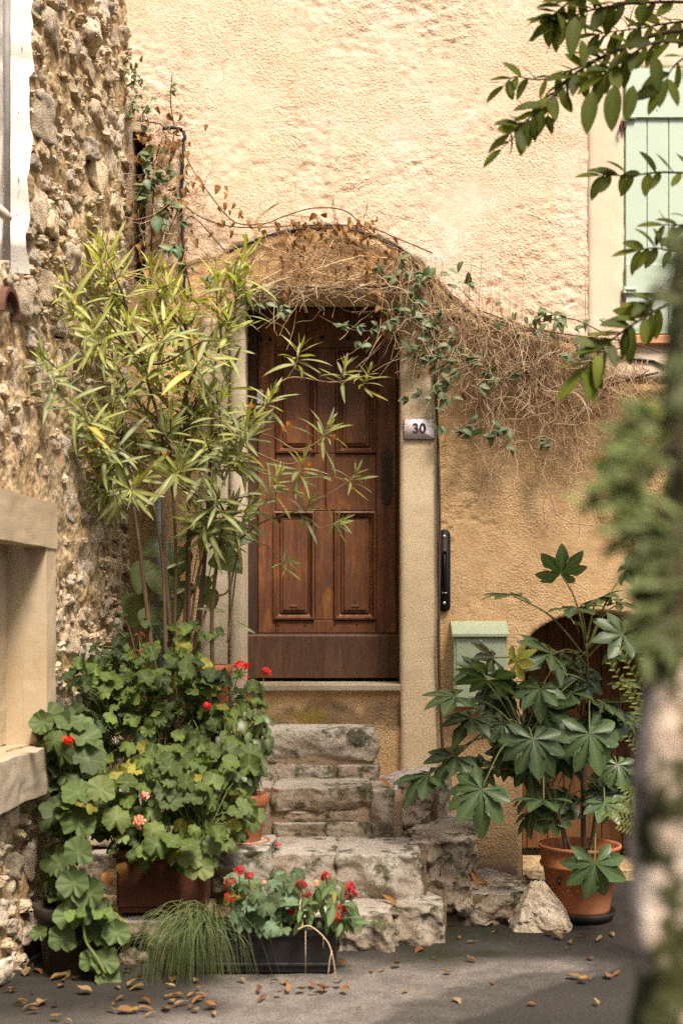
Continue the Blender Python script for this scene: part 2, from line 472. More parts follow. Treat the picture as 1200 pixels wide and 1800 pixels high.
# ------------------------------------------------------------------ ground
def smooth01(x, a_, b_):
    t = np.clip((x - a_) / (b_ - a_), 0, 1); return t * t * (3 - 2 * t)
def build_ground():
    xs = np.concatenate([[-40, -20, -8, -4], np.arange(-2.2, 2.6, .03), [4, 8, 20, 40]])
    ys = np.concatenate([[-60, -30, -15, -9], np.arange(-6.9, .5, .03), [4, 12, 40]])
    X, Y = np.meshgrid(xs, ys)
    v = np.stack([X.ravel(), Y.ravel(), np.zeros(X.size)], 1)
    q = v * np.array([1, 1, 0])
    near = (np.abs(v[:, 0]) < 2.5) & (v[:, 1] > -7) & (v[:, 1] < .5)
    v[:, 2] = np.where(near, fbm(q * 1.7, 3, 3) * .012 + fbm(q * 14, 3, 5) * .003, 0)
    nz = fbm(q * 3.0, 4, 21) * .16
    # pale worn cement skin over darker asphalt
    pale = smooth01(-(v[:, 0] * .9 - .62 + nz * 2 - (v[:, 1] + 1.75) * .9), -.05, .12) * smooth01(v[:, 0] + nz, -.95, -.35)
    pale = np.clip(pale * smooth01(-v[:, 1] + nz, 1.15, 1.6) + .15, 0, 1)
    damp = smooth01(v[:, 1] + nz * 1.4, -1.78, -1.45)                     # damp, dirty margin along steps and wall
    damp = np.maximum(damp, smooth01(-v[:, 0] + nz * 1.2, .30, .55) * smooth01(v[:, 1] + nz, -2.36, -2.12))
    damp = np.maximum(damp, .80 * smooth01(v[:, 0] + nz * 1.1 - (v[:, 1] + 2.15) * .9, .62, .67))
    moss = smooth01(v[:, 1] + v[:, 0] * -.35 + nz, -1.78, -1.6) * smooth01(-np.abs(v[:, 0] - .45) + nz, -.5, -.1)
    nx, ny = len(xs), len(ys)
    i = np.arange(nx * ny).reshape(ny, nx)
    f = np.stack([i[:-1, :-1], i[:-1, 1:], i[1:, 1:], i[1:, :-1]], -1).reshape(-1, 4)
    o = link('ground', mesh_np('ground', v, f, M['ground'], True, dict(pale=pale, damp=damp * .95, moss=moss)))
    tag(o, 'grey asphalt ground with damp dark margins before the steps', 'ground', kind='structure')
build_ground()

# ------------------------------------------------------------------ the stucco house with the door
house = thing('stucco_house', 'cream and ochre stucco house facade with brown panelled door', 'house', (0, 0, 0))
CABLE = [(250, 470), (330, 468), (400, 442), (470, 415), (540, 402), (610, 402), (680, 425), (740, 462), (800, 530), (835, 552), (900, 570), (960, 590), (1020, 606), (1080, 625), (1160, 640), (1300, 665)]
CBX = np.array([P(x, y).x for x, y in CABLE]); CBZ = np.array([P(x, y).z for x, y in CABLE])
DX0, DX1 = P(430, 0).x, P(705, 0).x
DZ0, DZ1 = 1.05, P(0, 520).z
AX, AW = P(1052, 0).x, .405            # cellar arch: centre, half width
ASP, ART = P(0, 1150).z, P(0, 1076).z  # springing, crown
SLX0, SLX1, SLZ0, SLZ1 = P(234, 0).x, P(256, 0).x, P(0, 500).z, P(0, 232).z   # dark slot in the corner
def build_wall():
    g = .01
    x0, x1, z0, z1 = -1.45, 3.1, -.12, 5.6
    xs = np.arange(x0, x1 + 1e-6, g); zs = np.arange(z0, z1 + 1e-6, g)
    # align grid lines with the door opening
    xs[np.argmin(abs(xs - DX0))] = DX0; xs[np.argmin(abs(xs - DX1))] = DX1
    zs[np.argmin(abs(zs - DZ1))] = DZ1; zs[np.argmin(abs(zs - DZ0))] = DZ0
    X, Z = np.meshgrid(xs, zs); x = X.ravel(); z = Z.ravel()
    q = np.stack([x, z, np.zeros_like(x)], 1)
    nz = fbm(q * 9, 4, 2) * .03
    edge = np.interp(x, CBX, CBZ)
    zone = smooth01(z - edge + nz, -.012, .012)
    # relief: lumps, slanting trowel strokes, pits
    warp = q + np.stack([fbm(q * 4, 2, 40), fbm(q * 4, 2, 41), np.zeros_like(x)], 1) * .10
    tilt = np.stack([warp[:, 0] * 6.0 + warp[:, 1] * 1.0, warp[:, 1] * 26.0 - warp[:, 0] * 4.0 * np.sin(x * 1.3 + 1), np.zeros_like(x)], 1)
    strokes = fbm(tilt, 3, 11)
    lumps = fbm(warp * np.array([22, 34, 1]), 3, 12, .75)
    pits = np.clip(fbm(q * np.array([24, 34, 1]), 3, 14, .6) - .16, 0, 1) * 1.6
    patch = np.clip(fbm(q * 1.9, 4, 15) * 2.6 + .5, .10, 1.35)
    und = fbm(q * 1.2, 3, 16) * .012
    y = und - zone * .014 - (strokes * .0020 + lumps * .0042) * patch * (.75 + .45 * zone) + pits * .008 * patch
    # smoother lintel fill over the door
    lint = smooth01(z, DZ1 - .02, DZ1 + .03) * smooth01(-z, -DZ1 - .40, -DZ1 - .2) * smooth01(-abs(x + .1), -.58, -.48)
    y = y * (1 - .45 * lint * (1 - zone))
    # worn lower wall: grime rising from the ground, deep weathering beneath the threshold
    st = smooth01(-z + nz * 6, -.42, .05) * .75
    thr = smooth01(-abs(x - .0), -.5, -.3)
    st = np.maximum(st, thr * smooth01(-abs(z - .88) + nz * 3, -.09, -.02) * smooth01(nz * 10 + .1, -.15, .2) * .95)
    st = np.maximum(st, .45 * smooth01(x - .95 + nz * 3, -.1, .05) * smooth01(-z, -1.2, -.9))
    st = np.maximum(st, .7 * smooth01(-(x - SLX1) + nz, -.12, .06) * smooth01(-z + nz * 4, -P(0, 190).z, -P(0, 260).z))   # darker strip down the corner
    moss = thr * smooth01(-abs(z - .86) + nz, -.07, -.03) * smooth01(-abs(x + .19) + nz * 2, -.11, -.04)
    # openings
    def inside(xx, zz):
        door = (xx > DX0) & (xx < DX1) & (zz > DZ0) & (zz < DZ1)
        e_ = ((xx - AX) / AW) ** 2
        arch = (e_ < 1) & (zz < ASP + (ART - ASP) * np.sqrt(np.clip(1 - e_, 0, 1)))
        slot = (xx > SLX0) & (xx < SLX1) & (zz > SLZ0) & (zz < SLZ1)
        return door | arch | slot
    nx, nzv = len(xs), len(zs)
    i = np.arange(nx * nzv).reshape(nzv, nx)
    f = np.stack([i[:-1, :-1], i[:-1, 1:], i[1:, 1:], i[1:, :-1]], -1).reshape(-1, 4)
    cx = x[f].mean(1); cz = z[f].mean(1)
    keep = ~inside(cx, cz)
    # snap the arch edge
    e_ = np.sqrt(np.clip(((x - AX) / AW) ** 2 + (np.clip(z - ASP, 0, None) / (ART - ASP)) ** 2, 1e-9, None))
    nearb = (abs(e_ - 1) < .035) & (z < ART + .05)
    x2 = np.where(nearb, AX + (x - AX) / e_, x)
    z2 = np.where(nearb & (z > ASP), ASP + (z - ASP) / e_, z)
    rim = np.clip(1 - np.clip(e_ - 1, 0, 1) / .06, 0, 1) * (z < ART + .1)
    y = y + rim ** 2 * .022
    v = np.stack([x2, y, z2], 1)
    o = link('wall', mesh_np('wall', v, f[keep], M['stucco'], True, dict(zone=zone, stain_and_corner=np.clip(st, 0, .9), moss=moss, pit=np.clip(pits * patch * 2.2 - .12, 0, 1))), house)
build_wall()
# flank behind the facade (keeps light from leaking through the openings)
b = MB()
b.box(-1.45, 3.1, .66, .74, -.1, 5.6)
b.box(-1.45, 3.1, .06, .62, 5.5, 5.6)
b.box(3.02, 3.1, .06, .62, -.1, 5.5); b.box(-1.45, -1.38, .06, .62, -.1, 5.5)
b.build('rear_wall', M['trim'], house)
# door reveals
b = MB()
b.box(DX0 - .06, DX0, .02, .40, DZ0 - .1, DZ1 + .05); b.box(DX1, DX1 + .06, .02, .40, DZ0 - .1, DZ1 + .05)
b.box(DX0, DX1, .02, .40, DZ1, DZ1 + .05)
b.build('door_reveal', M['trim'], house)
# slot lining
b = MB()
b.box(SLX0 - .02, SLX0, .03, .3, SLZ0, SLZ1); b.box(SLX1, SLX1 + .02, .03, .3, SLZ0, SLZ1); b.box(SLX0, SLX1, .28, .3, SLZ0, SLZ1); b.box(SLX0 - .02, SLX1 + .02, .03, .3, SLZ1, SLZ1 + .02)
b.build('slot_lining', M['mortar'], house)

def rough_slab(name, mat, parent, x0, x1, y0, y1, z0, z1, seed, amp=.004, g=.02, attrs=None):
    """a plastered band: front face and four sides, uneven edges"""
    nx = max(2, int((x1 - x0) / g)); nz_ = max(2, int((z1 - z0) / g))
    xs = np.linspace(x0, x1, nx + 1); zs = np.linspace(z0, z1, nz_ + 1)
    X, Z = np.meshgrid(xs, zs); x = X.ravel(); z = Z.ravel()
    q = np.stack([x, z, np.full_like(x, seed * 3.3)], 1)
    y = y0 - fbm(q * 6, 3, seed) * amp - fbm(q * 25, 2, seed + 3) * amp * .4
    bd = (X == xs[0]) | (X == xs[-1]) | (Z == zs[0]) | (Z == zs[-1]); bd = bd.ravel()
    y = np.where(bd, y + .006, y)
    x = x + np.where(bd, fbm(q * 8, 3, seed + 5) * amp * 1.2, 0)
    n = len(x)
    v = np.concatenate([np.stack([x, y, z], 1), np.stack([x, np.full(n, y1), z], 1)[bd]])
    i = np.arange(n).reshape(nz_ + 1, nx + 1)
    f = list(np.stack([i[:-1, :-1], i[:-1, 1:], i[1:, 1:], i[1:, :-1]], -1).reshape(-1, 4))
    bi = {int(k): n + c for c, k in enumerate(np.nonzero(bd)[0])}
    loop = list(i[0, :]) + list(i[1:, -1]) + list(i[-1, -2::-1]) + list(i[-2:0:-1, 0])
    for a_, b_ in zip(loop, loop[1:] + loop[:1]):
        f.append(np.array([int(b_), int(a_), bi[int(a_)], bi[int(b_)]]))
    return link(name, mesh_np(name, v, np.array(f), mat, True), parent)
rough_slab('pilaster', M['trim'], house, DX1 - .004, P(769, 0).x, -.035, .05, P(0, 1372).z, P(0, 528).z, 5, .0045)
rough_slab('pilaster', M['trim_grey'], house, P(405, 0).x, DX0 + .004, -.035, .05, .62, P(0, 528).z, 8, .0045)
rough_slab('pilaster', M['trim_grey'], house, P(352, 0).x, P(404, 0).x, -.012, .05, .62, P(0, 560).z, 9, .006)
rough_slab('lintel', M['trim_grey'], house, P(431, 0).x, P(704, 0).x, -.010, .05, DZ1 - .004, P(0, 500).z, 12, .008)
# threshold: thin slab with a bright nosing
b = MB(); b.bevbox(DX0 + .004, DX1 - .006, -.045, .36, 1.022, DZ0 + .010, .007); b.build('threshold', M['niche_grey'], house)

# ---- door
YD = .27
def dp(px, py): q = P(px, py, YD); return q.x, q.z
door = link('door', None, house)
door['label'] = 'weathered dark brown panelled wooden door'
lx0, _ = dp(436, 0); lx1, _ = dp(703, 0); zt = DZ1
x_l, _ = dp(453, 0); x_r, _ = dp(697, 0)
b = MB(); b.bevbox(lx0 - .02, x_l, YD - .02, YD + .08, DZ0 + .01, zt, .006); b.build('frame', M['door_dark'], door)
b = MB(); b.bevbox(x_r, lx1 + .02, YD - .02, YD + .08, DZ0 + .01, zt, .006); b.build('frame', M['door_dark'], door)
_, ztop = dp(0, 541)
b = MB(); b.bevbox(x_l, x_r, YD - .02, YD + .08, ztop, zt, .006); b.build('frame', M['door_dark'], door)
def piece(name, x0p, x1p, y0p, y1p, dy=0.0, mat='door', bev=.004, th=.05):
    x0, z1 = dp(x0p, y0p); x1, z0 = dp(x1p, y1p)
    b = MB(); b.bevbox(x0, x1, YD + dy, YD + dy + th, z0, z1, bev)
    return b.build(name, M[mat], door)
piece('stile', 453.5, 484, 541, 1113); piece('stile', 661, 696.5, 541, 1113)
piece('stile', 556, 590, 612, 797, .002); piece('stile', 553, 587, 898, 1090, .002)
piece('rail', 484.5, 660.5, 541, 611.5, .001); piece('rail', 484.5, 571.6, 797.5, 897.5, .001); piece('rail', 572.4, 660.5, 797.5, 897.5, .0015); piece('rail', 484.5, 660.5, 1090.5, 1113, .001)
def panel(x0p, x1p, y0p, y1p):
    x0, z1 = dp(x0p, y0p); x1, z0 = dp(x1p, y1p)
    b = MB()
    # stepped raised field: concentric rings, each at its own depth
    rings = [(0, -.012), (.010, -.016), (.022, .010), (.036, .020), (.040, .008), (.052, .006), (.056, -.002), (.062, -.002)]
    vs = []
    for ins, dy in rings:
        vs += [(x0 + ins, YD + dy, z0 + ins), (x1 - ins, YD + dy, z0 + ins), (x1 - ins, YD + dy, z1 - ins), (x0 + ins, YD + dy, z1 - ins)]
    fs = []
    for r in range(len(rings) - 1):
        for k in range(4):
            n = (k + 1) % 4
            fs.append((r * 4 + k, r * 4 + n, r * 4 + 4 + n, r * 4 + 4 + k))
    L_ = (len(rings) - 1) * 4
    fs.append((L_, L_ + 1, L_ + 2, L_ + 3))
    # side skirts of the raised moulding
    base = len(vs); vs += [(x0, YD + .04, z0), (x1, YD + .04, z0), (x1, YD + .04, z1), (x0, YD + .04, z1)]
    for k in range(4):
        n = (k + 1) % 4
        fs.append((base + k, base + n, n, k))
    b.add(vs, fs)
    return b.build('panel', M['door'], door)
panel(485, 555.5, 612.5, 796.5); panel(590.5, 660.5, 612.5, 796.5); panel(480.5, 552.5, 898.5, 1089.5); panel(587.5, 660.5, 898.5, 1089.5)
for px in (516, 624):
    x, z = dp(px, 1066); b = MB(); b.bevbox(x - .024, x + .024, YD - .006, YD + .02, z - .008, z + .010, .005); b.build('carving', M['door'], door)
# weather board with its sloping ledge
x0, z1 = dp(437, 1114.5); x1, z0 = dp(702.5, 1191)
b = MB(); b.add([(x0, YD - .035, z0), (x1, YD - .035, z0), (x1, YD - .040, z1 - .012), (x0, YD - .040, z1 - .012), (x0, YD - .03, z1 - .002), (x1, YD - .03, z1 - .002), (x1, YD + .03, z1 + .006), (x0, YD + .03, z1 + .006), (x0, YD + .03, z0), (x1, YD + .03, z0)],
      [(0, 1, 2, 3), (3, 2, 5, 4), (4, 5, 6, 7), (0, 3, 4, 7, 8), (1, 9, 6, 5, 2), (0, 8, 9, 1)])
b.build('weather_board', M['door_low'], door)
def ball(c, r, n=8, flat=.6):
    prof = [(r * math.cos(k / 4 * math.pi / 2), r * flat * math.sin(k / 4 * math.pi / 2)) for k in range(4)] + [(.0004, r * flat)]
    b = MB(); b.lathe(prof, (0, 0, 0), n)
    b.v = [(c[0] + x, c[1] - z, c[2] + y) for x, y, z in b.v]
    return b
for px, py in ((475, 597), (512, 597), (565, 593), (612, 595), (665, 590), (459, 597), (690, 590)):
    x, z = dp(px, py); ball((x, YD - .001, z), .0115).build('stud', M['black'], door, True)
for px, py in ((490, 1098), (536, 1098), (588, 1097), (627, 1097)):
    x, z = dp(px, py); ball((x, YD - .001, z), .006).build('stud', M['rust'], door, True)
for px, py in ((507, 585), (560, 583), (681, 580)):
    x, z = dp(px, py); ball((x, YD - .001, z), .004).build('stud', M['terra'], door, True)
# lock plate
cx, zt_ = dp(679.5, 787); _, zb_ = dp(0, 888); w = .026
pts = [(-.004, 0), (-.4 * w, -.016), (-w * .5, -.016), (-w, -.035), (-w, -(zt_ - zb_) + .045), (-w * .6, -(zt_ - zb_) + .038), (-w * .9, -(zt_ - zb_) + .02), (0, -(zt_ - zb_))]
out = [(cx + x, zt_ + z) for x, z in pts] + [(cx - x, zt_ + z) for x, z in reversed(pts[:-1])]
n = len(out); b = MB()
b.add([(x, YD - .006, z) for x, z in out] + [(x, YD + .003, z) for x, z in out], [tuple(range(n))] + [(k, k + n, (k + 1) % n + n, (k + 1) % n) for k in range(n)])
b.v = [(x, y - .006 if y < YD else y, z) for x, y, z in b.v]; lp = b.build('lock_plate', m_metal('lock_iron', rgb(.06, .042, .028), .4, rgb(.03, .02, .014)), door)
b = MB(); kz = (zt_ + zb_) / 2
b.lathe([(.006, 0), (.0005, .0015)], (0, 0, 0), 12); b.v = [(cx + x, YD - .0135 - z, kz + y) for x, y, z in b.v]
b.box(cx - .003, cx + .003, YD - .0150, YD - .0125, kz - .022, kz)
b.build('keyhole', M['cable'], door)
x, z = dp(457.5, 698); b = MB(); b.box(x - .016, x + .016, YD - .0225, YD - .0205, z - .039, z + .039)
b.build('sticker', M['paper'], door)

# ---- cellar opening and its plank door
b = MB(); pts = []
for k in range(33):
    an = math.pi * (1 - k / 32); pts.append((AX + AW * math.cos(an), ASP + (ART - ASP) * math.sin(an)))
pts = [(AX - AW, -.1)] + pts + [(AX + AW, -.1)]
vs = []
for y, s in ((.012, 1.0), (.03, .995), (.56, .985)):
    vs += [(AX + (x - AX) * s, y, z if z < ASP else ASP + (z - ASP) * s) for x, z in pts]
n = len(pts); fs = [(r * n + k, r * n + k + 1, (r + 1) * n + k + 1, (r + 1) * n + k) for r in range(2) for k in range(n - 1)]
b.add(vs, fs); b.build('cellar_reveal', M['mortar'], house, True)
cd = link('cellar_door', None, house); cd['label'] = 'orange brown plank door inside the low arched opening'
xx = AX - AW - .02; k = 0
while xx < AX + AW:
    w = .105 + .02 * n1(k, 3.3)
    b = MB(); b.bevbox(xx, min(xx + w - .004, AX + AW + .02), .48 + .003 * n1(k, 9), .515, .1, ART + .05, .004); b.build('plank', M['cellar'], cd)
    xx += w; k += 1
b = MB(); b.bevbox(AX - AW, AX + AW, .455, .48, .62, .70, .004); b.build('ledge', M['cellar'], cd)
b = MB(); b.box(AX - AW - .02, AX + AW + .02, .05, .50, -.1, .055); b.build('cellar_sill', M['mortar'], house)

# ---- window with its closed shutters
wx0, wx1 = P(1096, 0).x, P(1400, 0).x
wz0, wz1 = P(0, 590).z, P(0, 126).z
rough_slab('window_surround', M['window_trim'], house, P(1031, 0).x, wx0 - .002, -.022, .03, P(0, 592).z, P(0, 70).z, 31, .003)
rough_slab('window_surround', M['window_trim'], house, P(1060, 0).x, wx1 + .2, -.020, .03, P(0, 668).z, P(0, 612).z, 33, .004)
rough_slab('window_surround', M['window_trim'], house, wx0, wx1 + .2, -.022, .03, wz1 + .01, P(0, 70).z, 34, .003)
b = MB(); b.bevbox(P(1096, 0).x, wx1, -.055, .02, P(0, 608).z, P(0, 592.5).z, .006); b.build('window_sill', M['tile'], house)
for leaf, (s0, s1) in enumerate(((wx0, (wx0 + wx1) / 2 - .002), ((wx0 + wx1) / 2 + .002, wx1))):
    sh = link('shutter', None, house); sh['label'] = 'pale green board shutter of the upper window'
    n = 4; w = (s1 - s0) / n
    for k in range(n):
        b = MB(); b.bevbox(s0 + k * w + .0016, s0 + (k + 1) * w - .0016, -.032, .0, wz0 + .004, wz1, .003); b.build('board', M['shutter'], sh)
    for (za, zb) in ((wz1 - .262, wz1 - .002), (P(0, 519).z, P(0, 468).z)):
        b = MB(); b.bevbox(s0 + .001, s1 - .001, -.046, -.030, max(za, wz0 + .01), zb, .003)
        if za > 3: b.build('rail', M['shutter'], sh)
    hx = s0 - .006 if leaf == 0 else s1 + .006
    for hz in (P(0, 512).z, P(0, 212).z):
        b = MB(); b.tube([(hx, -.04, hz - .02), (hx, -.04, hz + .015)], .011, 10); b.tube([(hx, -.046, hz), (hx + (.06 if leaf == 0 else -.06), -.046, hz)], .008, 6)
        h_ = b.build('hinge', M['shutter'], sh)
        b = MB(); b.tube([(hx, -.040, hz - .055), (hx, -.040, hz - .0205)], .010, 10); b.build('hinge_pin', M['rust'], sh)
    for px_ in (1108, 1150):
        x_ = P(px_, 0).x
        if leaf == 0: ball((x_, -.0455, P(0, 200).z), .004).build('screw', M['rust'], sh)
b = MB(); b.tube([P(1094, 212, -.03), P(1089, 222, -.05), P(1092, 230, -.05)], .007, 6); b.build('shutter_hook', M['rust'], house)

# ------------------------------------------------------------------ things fixed to the facade
# number plate
c_ = P(736, 754.5, -.04)
t = thing('number_plaque', 'small speckled enamel plaque reading 30 beside the door', 'plaque', (c_.x, -.046, c_.z))
def rounded(w, h, r, n=4):
    o = []
    for (sx, sy, a0) in ((1, 1, 0), (-1, 1, 90), (-1, -1, 180), (1, -1, 270)):
        for k in range(n + 1):
            an = math.radians(a0 + 90 * k / n); o.append((sx * (w / 2 - r) + r * math.cos(an), sy * (h / 2 - r) + r * math.sin(an)))
    return o
def plate(w, h, r, y0, y1):
    o = rounded(w, h, r); n = len(o); b = MB()
    b.add([(x, y0, z) for x, z in o] + [(x, y1, z) for x, z in o], [tuple(range(n))[::-1] if False else tuple(range(n))] + [(k, k + n, (k + 1) % n + n, (k + 1) % n) for k in range(n)])
    return b
tt = NT('plaque_enamel')
sp = tt.voro(190); spc = tt.voro(260, None, 'F1', 1)
sep = tt.n('ShaderNodeSeparateXYZ'); tt.L(tt.co.outputs['Object'], sep.inputs[0])
ex = tt.math('ABSOLUTE', sep.outputs[0]); ez = tt.math('ABSOLUTE', sep.outputs[2])
rim = tt.math('MAXIMUM', tt.math('SUBTRACT', ex, .034), tt.math('SUBTRACT', ez, .020))
rim = tt.ramp(tt.math('ADD', rim, tt.math('MULTIPLY', tt.noise(90, 3), .02)), [(.012, 0), (.045, 1)])
red = tt.mix(tt.ramp(tt.noise(120, 2), [(.45, 0), (.6, 1)]), rgb(.70, .10, .07), rgb(.16, .14, .42))
pc = tt.mix(tt.math('MULTIPLY', rim, tt.ramp(sp, [(.30, 1), (.5, .1)])), rgb(.82, .78, .76), red)
tt.pbr(pc, .25, spec=.5)
plate(.158, .106, .008, -.004, .012).build('plate', tt.m, t, True, (0, 0, 0))
b = plate(.164, .112, .010, .002, .016); b.build('rim', m_plain('plaque_edge', rgb(.08, .07, .12), .4), t, True, (0, 0, 0))
fc = bpy.data.curves.new('numerals', 'FONT'); fc.body = '30'; fc.size = .072; fc.align_x = 'CENTER'; fc.align_y = 'CENTER'; fc.extrude = .0006; fc.offset = .0028
tmp = bpy.data.objects.new('numerals_tmp', fc); C.objects.link(tmp)
fm = bpy.data.meshes.new_from_object(tmp.evaluated_get(bpy.context.evaluated_depsgraph_get()))
bpy.data.objects.remove(tmp); fm.materials.clear(); fm.materials.append(m_plain('numeral_ink', rgb(.085, .035, .075), .5))
fo = link('numerals', fm, t); fo.rotation_euler = (math.pi / 2, 0, 0); fo.location = (0, -.0055, 0)
# black iron pull
c_ = P(780.5, 1003, -.02)
t = thing('door_pull', 'black iron bell pull on a long rounded backplate beside the right pilaster', 'handle', (c_.x, -.012, c_.z))
t['label'] = 'black iron pull on a long rounded backplate fixed to ochre wall'
plate(.064, .438, .030, -.010, .03).build('backplate', M['black'], t, True, (0, 0, 0))
o = rounded(.026, .21, .012); n = len(o); b = MB()
o2 = rounded(.018, .20, .008)
b.add([(x, -.016, z) for x, z in o] + [(x, -.016, z) for x, z in o2] + [(x, -.009, z) for x, z in o] + [(x, -.009, z) for x, z in o2],
      [(k, (k + 1) % n, (k + 1) % n + n, k + n) for k in range(n)] + [(k, k + 2 * n, (k + 1) % n + 2 * n, (k + 1) % n) for k in range(n)] + [(k + n, (k + 1) % n + n, (k + 1) % n + 3 * n, k + 3 * n) for k in range(n)])
b.build('slot_frame', M['black'], t, False, (0, 0, 0))
b = MB(); b.tube([(0, -.008, .085), (0, -.022, .08), (0, -.024, 0), (0, -.022, -.09), (0, -.016, -.115)], [.006, .007, .007, .006, .004], 8); b.build('grip', M['black'], t, True, (0, 0, 0))
b = MB(); b.tube([(-.013, -.012, -.118), (.013, -.012, -.118)], .004, 6); b.tube([(0, -.012, -.118), (0, -.016, -.10)], .003, 6); b.build('crossbar', M['steel'], t, True, (0, 0, 0))
for z in (.182, -.172):
    b = ball((0, -.0095, z), .0085, 10, .5); b.build('screw', M['steel'], t, True, (0, 0, 0))
# mailbox
mx0, mx1 = P(797, 0, -.12).x, P(891, 0, -.12).x
mz0, mz1 = P(0, 1243, -.12).z, P(0, 1096, -.12).z
t = thing('mailbox', 'pale green metal mailbox with sloped lid hung on ochre wall', 'mailbox', ((mx0 + mx1) / 2, -.06, mz0))
b = MB(); b.bevbox(mx0, mx1, -.115, .01, mz0, mz1 - .05, .004); b.build('body', M['mailbox'], t)
b = MB(); b.bevbox(mx0 + .012, mx1 - .012, -.121, -.11, mz0 + .03, mz1 - .075, .003); fr = b.build('door', M['mailbox'], t)
fl = P(0, 1119, -.15).z
b = MB(); ov = .008
b.add([(mx0 - ov, -.140, fl), (mx1 + ov, -.140, fl), (mx1 + ov, -.140, fl + .014), (mx0 - ov, -.140, fl + .014), (mx0 - ov, -.01, mz1 + .012), (mx1 + ov, -.01, mz1 + .012), (mx1 + ov, .01, mz1 + .012), (mx0 - ov, .01, mz1 + .012), (mx0 - ov, .01, fl), (mx1 + ov, .01, fl)],
      [(0, 1, 2, 3), (3, 2, 5, 4), (4, 5, 6, 7), (0, 3, 4, 7, 8), (1, 9, 6, 5, 2), (0, 8, 9, 1), (7, 6, 9, 8)])
b.build('lid', M['mailbox'], t)
ball(((mx0 + mx1) / 2, -.121, P(0, 1127, -.12).z), .012, 12, .5).build('lock', M['steel'], t, True)
b = MB(); b.bevbox((mx0 + mx1) / 2 - .06, (mx0 + mx1) / 2 + .1, -.124, -.118, mz0 + .036, mz0 + .062, .002); b.build('name_slot', M['niche_grey'], t)
# cable along the step of the render
pts = [P(x, y, -.03) for x, y in CABLE[2:]]
b = MB(); b.tube([Vector(p) + Vector((0, .008 * n1(i * .7, 2), .012 * n1(i * .6, 4))) for i, p in enumerate(catmull(pts, 8))], .0075, 6)
tag(b.build('cable', M['cable'], None, True), 'thick black cable running along the wall over the door arch', 'cable')
b = MB(); pts = [P(286, 226, -.05), P(308, 225, -.05), P(322, 232, -.05), P(323, 260, -.05), P(320, 300, -.05), P(319, 350, -.05), P(322, 430, -.05), P(326, 520, -.04)]
b.tube([q_ + rv_ for q_, rv_ in zip(catmull(pts, 6), [Vector((.006 * n1(i, 1), .004 * n1(i, 5), 0)) for i in range(99)])], .0095, 8)
tag(b.build('conduit', M['cable'], None, True), 'black bent conduit with vine stems in the wall corner', 'pipe')
b = MB(); b.tube([P(280, 866, -.06), P(280, 1180, -.06)], .028, 14)
tag(b.build('drainpipe', M['pipe'], None, True), 'grey plastic drainpipe behind the oleander stems', 'pipe')

# ------------------------------------------------------------------ the stone house along the side
WT = Vector((-.09, -1, 0)).normalized(); WN = Vector((1, -.09, 0)).normalized()
W0 = Vector((-1.136, 0, 0))
def LW(s, z, n=0.0): return W0 + WT * s + WN * n + Vector((0, 0, z))
def LWd(px):    # distance along the side wall seen at photo column px
    k = (px - 600) / F
    # W0.x + WT.x*s = k*(D + WT.y*s)
    return (W0.x - k * D) / (k * WT.y - WT.x)
stone_house = thing('stone_house', 'rough rubble stone house wall with plastered window niche', 'house', (-1.3, -.8, 0))
SB = stone_house.location
NS0 = LWd(79)                                 # far edge of the niche surround
NZT, NZB, NSB = 1.90, .885, .70               # lintel top, sill top, sill bottom
SPL = LWd(42)                                 # start of the white splay painted for the sunlit patch
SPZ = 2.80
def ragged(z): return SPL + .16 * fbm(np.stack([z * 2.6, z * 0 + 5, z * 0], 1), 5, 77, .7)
def build_side_wall():
    g = .016
    s_ = np.arange(-.05, 3.4, g); z_ = np.arange(-.1, 5.6, g)
    S, Z = np.meshgrid(s_, z_); s = S.ravel(); z = Z.ravel()
    q = np.stack([s, z, np.zeros_like(s)], 1)
    d = fbm(q * np.array([7, 9, 1]), 4, 50, .6) * .030 + fbm(q * 24, 3, 55, .6) * .010 + fbm(q * 1.1, 2, 57) * .03 - .006
    n = len(s)
    v = np.array([W0.x, W0.y, 0]) + s[:, None] * np.array(WT) + d[:, None] * np.array(WN) + np.stack([0 * s, 0 * s, z], 1)
    i = np.arange(n).reshape(len(z_), len(s_))
    f = np.stack([i[:-1, :-1], i[1:, :-1], i[1:, 1:], i[:-1, 1:]], -1).reshape(-1, 4)
    cs = s[f].mean(1); cz = z[f].mean(1)
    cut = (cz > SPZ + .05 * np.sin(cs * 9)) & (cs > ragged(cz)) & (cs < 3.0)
    cut |= (cs > NS0 + .06) & (cs < NS0 + 1.0) & (cz > NZB) & (cz < NZT - .12)
    v -= np.array(SB)
    link('mortar', mesh_np('mortar', v, f[~cut], M['mortar'], True), stone_house)
build_side_wall()
# stones: fifteen shapes shared by all
SHAPES = [stone_mesh('stone', 1.0, .5, .72, 100 + k, amp=.13, n=9, rnd=.34, fr=2.0, fine=.6, mat=M['rubble'], smooth=True) for k in range(15)]
SHNP = [stone_np(1.0, .5, .72, 100 + k, amp=.13, n=9, rnd=.34, fr=2.0, fine=.6) for k in range(15)]
def rubble_stones():
    rr = random.Random(5); pts = []
    for tries in range(14000):
        s = rr.uniform(-.02, 2.35); z = rr.uniform(.02, 4.75); L_ = rr.choice((.06, .08, .10, .13, .17, .22)) * rr.uniform(.85, 1.15); h = L_ * rr.uniform(.5, .85)
        if s > NS0 - .07 and NSB - .05 < z < NZT + .05: continue
        if s > SPL - .06 and z > SPZ - .04: continue
        ok = True
        for (s2, z2, L2, h2) in pts:
            if abs(s - s2) < (L_ + L2) * .47 and abs(z - z2) < (h + h2) * .53: ok = False; break
        if ok: pts.append((s, z, L_, h))
    return pts, rr
pts, rr = rubble_stones()
